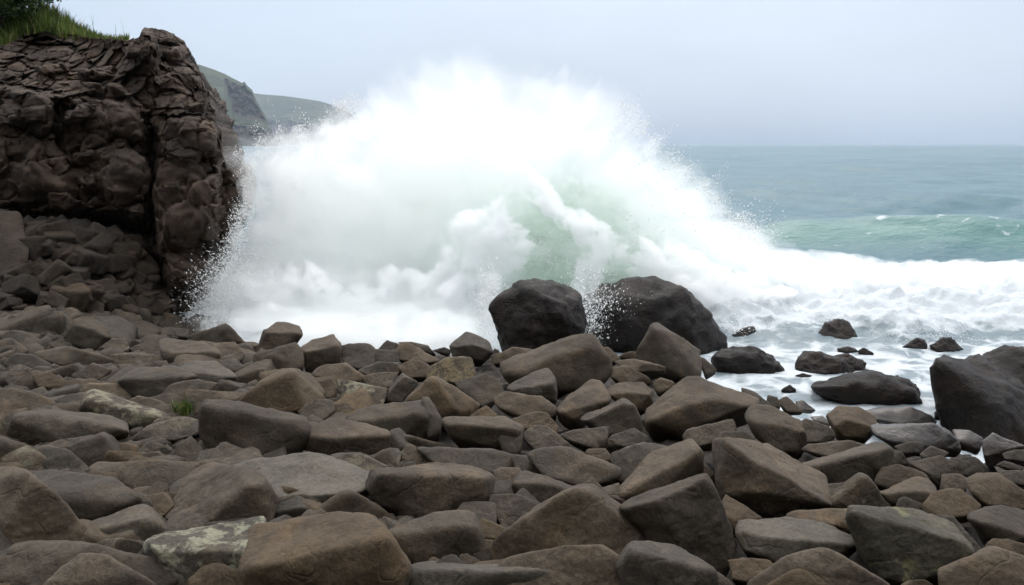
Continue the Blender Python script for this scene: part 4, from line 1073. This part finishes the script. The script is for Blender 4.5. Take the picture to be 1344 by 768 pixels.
# ------------------------------------------------------------------ flying drops
def drops():
    r = np.random.default_rng(77)
    C = []
    O = resample(PLUME, 1200)
    d = O - np.roll(O, 3, 0); nrm = np.stack([-d[:, 1], d[:, 0]], -1); nrm /= np.linalg.norm(nrm, axis=1)[:, None]
    if ((O - PC) * nrm).sum() < 0: nrm = -nrm
    def along(n, x0, x1, y0, y1, spread, inset, Yoff=(-1.5, 1.0)):
        ok = np.where((O[:, 0] >= x0) & (O[:, 0] <= x1) & (O[:, 1] >= y0) & (O[:, 1] <= y1))[0]
        k = r.choice(ok, n)
        cl = np.maximum(0, fbm(np.stack([O[k, 0] * .05, O[k, 1] * .05, 0 * k], -1), 3) + 0.25)
        live = r.random(n) < 0.12 + 1.5 * cl; k, cl = k[live], cl[live]; n = len(k)
        s = np.abs(r.normal(0, 1, n)) ** 1.5 * spread * (0.25 + 2.2 * cl) * np.where(r.random(n) < 0.45, -2.0, 1.0) - inset * r.uniform(0, 1, n)
        p = O[k] + nrm[k] * s[:, None] + r.normal(0, 2, (n, 2))
        Y = yplume(p[:, 0], p[:, 1]) + r.uniform(*Yoff, n)
        C.append(W(p[:, 0], p[:, 1], Y))
    def blob(n, cx, cy, a, b, rot, Y0, Y1):
        u, v = r.normal(0, 1, n) * a, r.normal(0, 1, n) * b; c, s = math.cos(rot), math.sin(rot)
        C.append(W(cx + u * c - v * s, cy + u * s + v * c, r.uniform(Y0, Y1, n)))
    along(12000, 810, 1010, 130, 320, 8, 12)
    along(7000, 255, 335, 190, 420, 9, 12, (-1.2, 0.2))
    along(6000, 330, 470, 120, 200, 9, 12)
    blob(700, 455, 142, 9, 4, 0.5, 17.5, 18.5)
    blob(9000, 290, 382, 18, 30, 0.5, 15.4, 16.6); blob(4500, 308, 320, 8, 34, 0.25, 15.8, 16.8)
    blob(4000, 770, 410, 14, 26, 0.05, 14.3, 15.0); blob(700, 790, 395, 20, 18, 0.2, 14.3, 14.9); blob(4000, 640, 405, 10, 28, 0.05, 14.8, 15.6); blob(700, 662, 392, 8, 12, -0.6, 14.5, 15.0)
    blob(1600, 985, 305, 24, 14, 0.7, 18.5, 20); blob(900, 1100, 425, 28, 10, 0, 16.6, 18); blob(1400, 1235, 445, 34, 8, 0.1, 15.6, 17); blob(600, 970, 432, 22, 7, 0, 16, 17)
    for (cx, cy, a_, b_, ro) in ((690, 330, 46, 30, 0.2), (770, 365, 24, 34, 0.2), (840, 330, 40, 30, 0.5)):
        q = r.normal(0, 1, (5000, 2)) * 0.62; w_ = fbm(np.stack([q[:, 0] * 3.1, q[:, 1] * 3.1, 0 * q[:, 0] + cx], -1), 4, 0.6) > 0.05; q = q[w_]
        c_, s_ = math.cos(ro), math.sin(ro); u, v = q[:, 0] * a_, q[:, 1] * b_
        x_, y_ = cx + u * c_ - v * s_, cy + u * s_ + v * c_
        C.append(W(x_, y_, yplume(x_, y_) - 1.5 + r.normal(0, .2, len(x_))))
    C = np.vstack(C); n = len(C)
    s = np.clip(np.exp(r.normal(math.log(0.0029), 0.75, n)), 0.0015, 0.011)[:, None]
    q = np.array([[1, 1, 1], [1, -1, -1], [-1, 1, -1], [-1, -1, 1]], float) * 0.8
    a = r.normal(size=(n, 3)) * 0.5 + np.stack([(C[:, 0] + 0.6) * 0.16, 0 * C[:, 0], 0.8 + 0 * C[:, 0]], -1); a /= np.linalg.norm(a, axis=1)[:, None]
    b = np.cross(a, r.normal(size=(n, 3))); b /= np.linalg.norm(b, axis=1)[:, None]; c = np.cross(a, b)
    M = np.stack([a * r.uniform(1, 3.6, n)[:, None], b, c], 1)
    V = C[:, None, :] + s[:, None, :] * np.einsum('ij,njk->nik', q, M)
    Fc = np.arange(n)[:, None, None] * 4 + np.array([[0, 1, 2], [0, 3, 1], [0, 2, 3], [1, 3, 2]])[None]
    return V.reshape(-1, 3), Fc.reshape(-1, 3)
if 'drops' not in SKIP:
    V, Fc = drops()
    t = NT('water_drop')
    a = t.n('BsdfDiffuse', Color=(0.97, 0.98, 0.98, 1)); b = t.n('BsdfTranslucent', Color=(0.97, 0.98, 0.98, 1))
    o = link('flying_drops', mesh_np('flying_drops', V - OFF, Fc), t.surf(t.n('MixShader', i0=0.5, i1=a.outputs[0], i2=b.outputs[0]).outputs[0]), parent=wave)
    tag(o, kind='stuff')
# ------------------------------------------------------------------ the near cliff
RP = np.array([(30, 200), (38, 208), (42, 222), (50, 235), (60, 243), (70, 249), (78, 246), (90, 258), (100, 266), (120, 271), (135, 277), (150, 282), (165, 283), (175, 290), (190, 293), (205, 292),
               (218, 299), (230, 308), (240, 316), (255, 321), (275, 322), (290, 319), (310, 312), (330, 305), (350, 298), (370, 286), (385, 274), (400, 264), (440, 250)], float)
TP = np.array([(-260, 66), (-60, 64), (0, 58), (25, 46), (45, 38), (60, 33), (78, 42), (100, 48), (130, 52), (160, 52), (178, 47), (190, 41), (203, 37), (214, 37), (224, 43)], float)
BP = np.array([(-260, 118), (0, 112), (60, 124), (120, 128), (165, 138), (186, 158), (200, 178)], float)      # upper edge of the massive band


def cliff_depth(px, py):
    D = np.full(px.shape, 17.3)
    band = np.interp(px, BP[:, 0], BP[:, 1])
    left = 1 - sstep(178, 202, px)
    # rubbly ledge that leans back above the massive band
    D = D + (1 - sstep(95, 215, px)) * np.clip((band - py) * 0.030, 0, 2.2) - left * 0.35 * sstep(-8, 6, py - band)
    # pillar on the right, its cap, and the gully between them
    right = sstep(196, 212, px)
    D = D + right * (-0.55 + 0.010 * np.maximum(0, 205 - py) + 0.006 * np.maximum(0, 120 - py))
    D = D + 0.6 * np.exp(-((px - 199 - 0.02 * (py - 200)) / 8.0) ** 2) * sstep(150, 190, py)
    # undercut above the rubble heap
    D = D + left * 0.85 * sstep(272, 300, py + 6 * np.sin(px * 0.06)) - left * 0.5 * sstep(310, 400, py)
    edge = np.interp(py, RP[:, 0], RP[:, 1])
    D = D + 1.3 * np.clip(1 - (edge - px) / 46, 0, 1) ** 2
    # lower right outcrop stands farther back
    D = D + 0.7 * sstep(283, 292, px) * sstep(205, 225, py)
    return D


def facets(P, s, amp, stretch=(1, 1, 1), seed=0, tilt=1.2, crack=0.55):
    """Angular blocks: every cell is a flat, tilted face with a dark joint round it."""
    q = P / s * np.array(stretch) + seed + 0.10 * np.stack([fbm(P * 1.3 / s + k * 9, 2) for k in range(3)], -1)
    i = np.floor(q).astype(np.int64); f = q - i
    f1 = np.full(q.shape[:-1], 9.0); f2 = f1.copy(); hid = np.zeros(q.shape[:-1], np.int64); off = np.zeros(q.shape)
    for u in (-1, 0, 1):
        for v in (-1, 0, 1):
            for w in (-1, 0, 1):
                h = _h(i[..., 0] + u, i[..., 1] + v, i[..., 2] + w)
                c = 0.5 + 0.42 * np.clip(_g3[h] * 1.2, -1, 1) + np.array([u, v, w])
                dv = f - c; d = np.abs(dv[..., 0]) ** 2.6 + np.abs(dv[..., 1]) ** 2.6 + np.abs(dv[..., 2]) ** 2.6
                d = d ** (1 / 2.6)
                near = d < f1
                f2 = np.where(near, f1, np.minimum(f2, d)); hid = np.where(near, h, hid); off = np.where(near[..., None], dv, off); f1 = np.where(near, d, f1)
    c = hid / 4096.0; g = _g3[(hid * 7 + 13) & 4095]
    t = (g * off).sum(-1)
    return amp * ((c - 0.5) * 1.3 + tilt * t - crack * np.exp(-((f2 - f1) / 0.06) ** 2))


def joints(P, upper):
    """Blocky jointing at three sizes: how far the rock stands out."""
    d = facets(P, 1.25, 0.30, (1, 1, 1.1), 3) * (1 - 0.35 * upper) + facets(P, 0.55, 0.17, (1, 1, 1.2), 11) * (0.7 + 0.35 * upper) + facets(P, 0.23, 0.065, (1, 1, 1.3), 23, 1.1, 0.35) * (0.6 + 0.25 * upper)
    return d + 0.08 * fbm(P * 0.9, 4) + 0.018 * fbm(P * 9, 3)


def cliff_mesh():
    nu, nv, nb = 430, 400, 26
    u = np.linspace(0, 1, nu)[None, :]; v = np.linspace(0, 1, nv)[:, None]
    u = u ** 0.8
    px0 = -250 + u * (222 + 250)
    top = np.interp(px0, TP[:, 0], TP[:, 1])
    py = top + v * (436 - top)
    R_ = np.interp(py, RP[:, 0], RP[:, 1])
    px = -250 + u * (R_ + 250)
    D = cliff_depth(px, py)
    P = W(px, py, D)
    upper = 1 - sstep(-10, 30, py - np.interp(px, BP[:, 0], BP[:, 1]))
    upper = np.maximum(upper, sstep(190, 205, px) * (1 - sstep(140, 200, py)))
    d = joints(P, upper)
    P = W(px, py, D - d)
    # small sideways roughness of the outline
    j = fbm(P * 2.6 + 40, 4, 0.6) * 0.17
    P[..., 0] += j; P[..., 2] += j * 0.6
    # the flank runs back from the edge; the top becomes a shelf
    eP = P[:, -1:, :]; k = np.arange(1, nb)[None, :, None] / (nb - 1)
    flank = eP + k * np.array([0, 12.0, 0]) + (eP - np.array([0, 0, CAMZ])) * k * np.array([0.42, 0, 0.05]) + 0.35 * np.stack([fbm(np.broadcast_to(eP, (nv, nb - 1, 3)) + k * 9, 3)] * 3, -1) * k * np.array([1, 0, 1]) - np.array([0.9, 0, 0]) * k
    P = np.concatenate([P, flank], 1)
    tP = P[:1]; kk = (np.arange(12, 0, -1) / 12.0)[:, None, None]
    shelf = tP + kk * np.array([0, 9.0, 0.0]) + kk * 9.0 * (tP / tP[..., 1:2]) * np.array([1.0, 0, 0]) - kk * np.array([0.8, 0, 0]) - np.array([0.0, 0, 0.25]) * kk + 0.12 * np.stack([0 * tP[..., 0] + fbm(tP + kk * 7, 3)] * 3, -1) * np.array([0, 0, 1])
    P = np.concatenate([shelf, P], 0)
    return P, grid_faces(P.shape[0], P.shape[1])


CLIFF_BLOCKS = '''
13,192 45,178 68,178 95,215 103,240 95,262 20,262 5,240
127,205 150,190 180,195 197,225 195,258 150,275 128,252
120,140 160,133 182,150 188,180 150,178 125,165
88,196 130,193 124,212 96,214
108,226 126,222 128,250 106,254
-10,132 70,140 74,162 -10,168
77,137 118,136 122,158 82,160
205,212 262,206 284,255 280,325 216,330 202,270
216,152 280,156 290,200 232,206
42,90 90,84 95,101 52,106
102,96 152,88 158,106 108,110
206,70 235,62 241,80 216,86
222,96 262,96 269,116 236,125
230,136 270,131 268,150 236,152
108,112 165,110 172,130 122,130
190,48 224,44 236,58 205,66
60,62 95,60 98,78 62,80
286,222 300,219 319,246 320,276 302,322 286,330
218,334 276,330 268,380 222,384
160,60 196,58 200,78 166,80
-20,172 8,170 12,230 -20,240
'''


def cliff_build():
    P, f = cliff_mesh()
    VV, FF, off = [P.reshape(-1, 3)], [f], P.shape[0] * P.shape[1]
    TT = []
    for i, line in enumerate(CLIFF_BLOCKS.strip().splitlines()):
        O = np.array(pts(line)); c = O.mean(0)
        D = float(cliff_depth(np.array([c[0]]), np.array([c[1]]))[0])
        w = np.ptp(O[:, 0]); dd = np.linalg.norm((O - c) / np.maximum(np.abs(O - c).max(0), 1), axis=1)
        Pf = W(O[:, 0], O[:, 1], D - 0.10 + 0.14 * dd); In = c + (O - c) * 0.6
        Pi = W(In[:, 0], In[:, 1], D - 0.26 + 0.12 * (In[:, 1] < c[1])); Pb = W(O[:, 0], O[:, 1], D + 0.8)
        V, Fc = block(np.vstack([Pf, Pi, Pb]), 5, 500 + i, p=20, rough=0.06, chips=10, chip_lo=0.8)
        jd = joints(V, np.full(len(V), 0.55)); V[:, 1] -= jd * 0.75; V[:, 0] += 0.25 * jd; V[:, 2] += 0.25 * jd
        VV.append(V); TT.append(Fc + off); off += len(V)
    return mesh_np('sea_cliff', np.vstack(VV), [FF[0], np.vstack(TT)])
if 'cliff' not in SKIP:
    cm = rock_mat('cliff_rock', (0.0195, 0.0134, 0.0096), (0.060, 0.0410, 0.0285), (0.086, 0.054, 0.034), 0.6, scale=0.9, bump=1.3, use_world=True, blocks=1.5)
    o = link('sea_cliff', cliff_build(), cm)
    tag(o, 'dark jointed rock cliff with grass on top beside the bursting wave', 'cliff')

# ------------------------------------------------------------------ growth on the cliff top
def leaf_mat(name, a, b, rough=0.6, dry=None):
    t = NT(name)
    tc = t.n('TexCoord').outputs['Object']
    c = t.mix(t.ramp(t.noise(tc, 2.2, 3), 0.35, 0.65), a, b)
    g = t.n('Attribute', _attribute_name='tone').outputs['Fac']
    c = t.mix(t.ramp(g, 0.80, 0.92, 0.0, 0.8), c, tuple(dry)) if dry else c
    c = t.n('HueSaturation', Value=t.math('ADD', t.math('MULTIPLY', g, 0.9), 0.55), Color=c).outputs[0]
    s = t.n('BsdfPrincipled', Base__Color=c, Roughness=rough)
    s.inputs['Specular IOR Level'].default_value = 0.2
    tr = t.n('BsdfTranslucent', Color=c)
    return t.surf(t.n('MixShader', i0=0.3, i1=s.outputs[0], i2=tr.outputs[0]).outputs[0])


def blades(base, h, lean, r, wd=0.012):
    """Bent grass blades: five vertices and three faces each."""
    n = len(base)
    a = r.uniform(0, 6.28, n); side = np.stack([np.cos(a), np.sin(a), 0 * a], -1)
    b = r.uniform(0, 6.28, n); dr = np.stack([np.cos(b), np.sin(b), 0 * b], -1) * (lean * r.uniform(.3, 1.5, n))[:, None]
    w = (wd * r.uniform(.6, 1.4, n))[:, None]
    up = np.stack([0 * h, 0 * h, h], -1)
    m = base + up * 0.6 + dr * 0.35 * h[:, None]; t = base + up + dr * h[:, None]
    V = np.stack([base - side * w, base + side * w, m - side * w * .8, m + side * w * .8, t], 1)
    k = np.arange(n)[:, None] * 5
    return V.reshape(-1, 3), [k + np.array([[0, 1, 3, 2]]), k + np.array([[2, 3, 4]])], np.repeat(r.random(n), 5)


def leaves(C, size, r):
    n = len(C)
    a = r.normal(size=(n, 3)); a /= np.linalg.norm(a, axis=1)[:, None]
    b = np.cross(a, r.normal(size=(n, 3))); b /= np.linalg.norm(b, axis=1)[:, None]
    s = (size * r.uniform(.6, 1.4, n))[:, None]
    V = np.stack([C - a * s, C + b * s * .45, C + a * s, C - b * s * .45], 1)
    return V.reshape(-1, 3), np.arange(n * 4).reshape(-1, 4), np.repeat(r.random(n), 4)


if 'plants' not in SKIP:
    r = np.random.default_rng(31)
    gm = leaf_mat('grass_blade', (0.040, 0.075, 0.012), (0.105, 0.150, 0.028), dry=(0.20, 0.17, 0.07))
    dm = leaf_mat('bush_leaf', (0.018, 0.036, 0.009), (0.050, 0.085, 0.020))
    # grassy bank behind the rock edge
    n = 16000
    px = r.uniform(-230, 168, n); dep = r.uniform(0.0, 4.0, n)
    tp = np.interp(px, TP[:, 0], TP[:, 1]); D = cliff_depth(px, tp)
    base = W(px, tp, D + dep)
    edge_z = W(px, tp, D)[:, 2]
    bank = (1 - sstep(60, 170, px)) * 0.40 + 0.12
    base[:, 2] = edge_z - 0.10 + bank * sstep(0, 1.6, dep) + 0.05 * fbm(base * 0.8, 2)
    hgt = r.uniform(0.14, 0.40, n) * (0.65 + 0.6 * (1 - sstep(60, 150, px))) * (1 + 0.5 * fbm(base * 1.5 + 3, 2))
    keep = fbm(base * 1.1 + 8, 3) > -0.25 - 0.5 * (px < 110)
    V, Fs, tn = blades(base[keep], hgt[keep], 0.35, r)
    # a few tall stalks
    ns = 26; q = r.uniform(40, 185, ns); tq = np.interp(q, TP[:, 0], TP[:, 1]); sb = W(q, tq, cliff_depth(q, tq) + 0.5)
    V2, F2, t2 = blades(sb, r.uniform(.3, .62, ns), 0.12, r, 0.005)
    me = mesh_np('grass', np.vstack([V, V2]), [np.vstack([Fs[0], F2[0] + len(V)]), np.vstack([Fs[1], F2[1] + len(V)])])
    set_attr(me, 'tone', np.concatenate([tn, t2]))
    tag(link('grass', me, gm), 'long grass along the top edge of the cliff', 'grass', kind='stuff')
    # earth of the bank
    xs = np.linspace(-250, 150, 90); dd = np.linspace(-0.15, 8, 50)
    A, B = np.meshgrid(xs, dd); tp = np.interp(A, TP[:, 0], TP[:, 1]); D = cliff_depth(A, tp)
    P = W(A, tp, D + B); P[..., 2] = W(A, tp, D)[..., 2] - 0.22 + ((1 - sstep(60, 170, A)) * 0.40 + 0.12) * sstep(0, 1.6, B) + 0.05 * fbm(P * 0.8, 2)
    tag(link('cliff_top_ground', mesh_np('cliff_top_ground', P.reshape(-1, 3), grid_faces(50, 90)), rock_mat('turf', (0.018, 0.022, 0.008), (0.045, 0.055, 0.018), None, use_world=True, scale=3)), kind='structure')
    # dark bush at the corner
    def bush(name, cpx, cpy, Y, rad, n, label, cat, mat, size, stems):
        c = W(cpx, cpy, Y)
        d = r.normal(size=(n, 3)); d /= np.linalg.norm(d, axis=1)[:, None]
        rr = r.random(n) ** 0.45
        C = d * rr[:, None] * np.array(rad)
        lump = fbm(d * 2.3 + cpx, 3)
        C *= (1 + 0.45 * lump)[:, None]
        gap = fbm((C + c) * 2.4, 3) > -0.12
        C = C[gap]
        root = empty(name, tuple(c - np.array([0, 0, rad[2]])))
        tag(root, label, cat)
        V, Fq, tn = leaves(C + [0, 0, rad[2]], size, r)
        me = mesh_np('foliage', V, Fq); set_attr(me, 'tone', tn)
        link('foliage', me, mat, parent=root)
        VV, FF, off = [], [], 0
        for s in range(stems):
            e = r.normal(size=3) * np.array(rad) * 0.55 + [0, 0, rad[2]]
            b0 = np.array([r.normal(0, .06), r.normal(0, .06), -0.25])
            tt = np.linspace(0, 1, 7)[:, None]; ln = b0 + (e - b0) * tt + np.array([0, 0, .25]) * np.sin(tt * 3.1) * rad[2]
            w = 0.022 * (1 - 0.8 * tt)
            ang = np.arange(6) / 6 * 6.283; ring = np.stack([np.cos(ang), np.sin(ang), 0 * ang], -1)
            T = ln[:, None, :] + ring[None] * w[:, None]
            VV.append(T.reshape(-1, 3)); FF.append(grid_faces(7, 6, True) + off); off += 42
        link('stem', mesh_np('stem', np.vstack(VV), np.vstack(FF)), MATS['d'], parent=root)
    bush('bush', -8, 2, 19.6, (0.95, 1.1, 0.42), 9000, 'dense dark green bush on the grassy cliff top at the photo corner', 'bush', dm, 0.045, 9)
    bush('shrub', 28, -30, 20.4, (1.0, 1.2, 0.62), 9000, 'leafy shrub reaching over the bush at the very top of the photo corner', 'shrub', dm, 0.05, 9)
    # weed tuft in the rubble
    Yt = hit(246, 541); b0 = W(246, 541, Yt); n = 170
    base = np.stack([r.normal(0, .045, n), r.normal(0, .045, n), 0 * np.zeros(n)], -1)
    V, Fs, tn = blades(base, r.uniform(.05, .15, n), 0.7, r, 0.006)
    me = mesh_np('weed_tuft', V, Fs); set_attr(me, 'tone', tn)
    tag(link('weed_tuft', me, gm, loc=tuple(b0 + [0, -0.12, 0.02])), 'small green weed tuft growing between grey slabs of the beach', 'plant')
# ------------------------------------------------------------------ headlands far along the coast
def headland(name, top, x0, x1, D0, run, foot, seed, rockf):
    top = np.array(top, float)
    nu, nv = 220, 150
    px = np.linspace(x0, x1, nu)[None, :] * np.ones((nv, 1)); v = np.linspace(0, 1, nv)[:, None]
    tp = np.interp(px, top[:, 0], top[:, 1])
    fy = np.maximum(foot, tp + 1)
    py = tp + v * (fy - tp)
    rock = rockf(px, py, v, tp)
    # steep where rock shows, gently sloping where it is green
    slope = np.cumsum(np.where(rock > 0.5, 0.25, 1.25), 0); slope = slope / slope[-1:].max()
    D = D0 + run * (0.9 - slope)
    P = W(px, py, D)
    s = D0 * 0.03
    n = fbm(P / s + seed, 5, 0.55); rd = 0.3 - np.abs(fbm(P / (s * 0.6) * np.array([1, 1, 0.35]) + seed, 4))
    D = D + run * (0.05 * n + 0.14 * rd * rock) * sstep(0.0, 0.12, v)
    P = W(px, py, D)
    bk = P[:1].copy(); rows = []
    for k in (3, 2, 1):
        q = bk.copy(); q[..., 1] += run * 0.5 * k; q[..., 0] *= 1 + 0.5 * k * run / D0; q[..., 2] -= D0 * 0.012 * k * k; rows.append(q)
    P = np.concatenate(rows + [P], 0); rock = np.concatenate([np.zeros((3, nu)), rock], 0)
    me = mesh_np(name, P.reshape(-1, 3), grid_faces(nv + 3, nu)); set_attr(me, 'rock', rock)
    t = NT(name + '_ground')
    tc = t.n('TexCoord').outputs['Object']; rk = t.n('Attribute', _attribute_name='rock').outputs['Fac']
    g = t.mix(t.ramp(t.noise(tc, 0.03 * 700 / D0, 6, 0.65), 0.35, 0.65), (0.016, 0.026, 0.012), (0.036, 0.050, 0.023))
    ro = t.mix(t.ramp(t.noise(tc, 0.08 * 700 / D0, 6, 0.7), 0.35, 0.65), (0.024, 0.021, 0.019), (0.062, 0.053, 0.046))
    m = t.ramp(t.math('ADD', rk, t.math('MULTIPLY', t.math('SUBTRACT', t.noise(tc, 0.05 * 700 / D0, 5, 0.7), 0.5), 0.9)), 0.4, 0.6)
    nb = t.bump(t.noise(tc, 0.15 * 700 / D0, 6, 0.7), 0.6, 4.0)
    b = t.n('BsdfPrincipled', Base__Color=t.mix(m, g, ro), Roughness=0.95, Normal=nb)
    tag(link(name, me, t.surf(b.outputs[0])), kind='structure')


def rock1(px, py, v, tp):
    wob = 9 * fbm(np.stack([px * 0.09, py * 0.09, 0 * px], -1), 4, 0.6) + 0.30 * (py - 120)
    cap = sstep(290, 308, px - wob) * sstep(2, 8, py - tp) * (1 - sstep(148, 160, py - 0.25 * (px - 320)))
    low = sstep(158, 168, py - 0.12 * (px - 300))
    return np.maximum(cap, low)


def rock2(px, py, v, tp):
    return 0.8 * sstep(22, 40, py - tp)
if 'far' not in SKIP:
    headland('headland_hill', [(180, 70), (230, 76), (248, 82), (262, 85), (280, 91), (295, 97), (306, 103), (318, 109), (321, 107), (324, 112), (331, 118), (336, 131), (343, 143), (349, 153), (354, 166), (366, 193)], 180, 366, 1300, 300, 193.0, 2, rock1)
    headland('headland_hill.001', [(270, 118), (330, 122), (345, 124), (372, 126), (402, 130), (420, 133), (440, 139), (455, 146), (480, 165), (505, 192)], 270, 505, 3000, 600, 192, 9, rock2)

# ------------------------------------------------------------------ sea air
HAZE = 0.00011
if 'haze' not in SKIP:
    bm = bmesh.new(); bmesh.ops.create_cube(bm, size=1.0)
    me = bpy.data.meshes.new('haze'); bm.to_mesh(me); bm.free()
    t = NT('sea_haze')
    v = t.n('VolumePrincipled', Density=HAZE, Anisotropy=0.3); v.inputs['Color'].default_value = (0.66, 0.73, 0.84, 1)
    o = link('haze', me, t.vol(v.outputs[0])); o.scale = (13000, 5000, 342); o.location = (0, 2350, 165)
    tag(o, kind='stuff')

# ------------------------------------------------------------------ unseen high ground added behind the camera to keep sky light off the near boulders
def shade_hill_mesh():
    xs = np.linspace(-60, 60, 121); ys = np.linspace(-60, -4.5, 60)
    X, Yg = np.meshgrid(xs, ys)
    P3 = np.stack([X, Yg, 0 * X], -1)
    t = np.maximum(0, -Yg - 4.5)
    Z = 1.6 + 19 * sstep(-1, 8, t) + 0.22 * t + (0.5 + 0.06 * t) * fbm(P3 * 0.22, 5) * 2
    Z = Z * (1 - 0.35 * sstep(14, 50, X))
    return mesh_np('hill', np.stack([X, Yg, Z], -1).reshape(-1, 3), grid_faces(60, 121))
if 'hill' not in SKIP:
    tag(link('hill', shade_hill_mesh(), rock_mat('hill_ground', (0.03, 0.03, 0.016), (0.07, 0.065, 0.04), None, use_world=True, scale=0.5)), kind='structure')
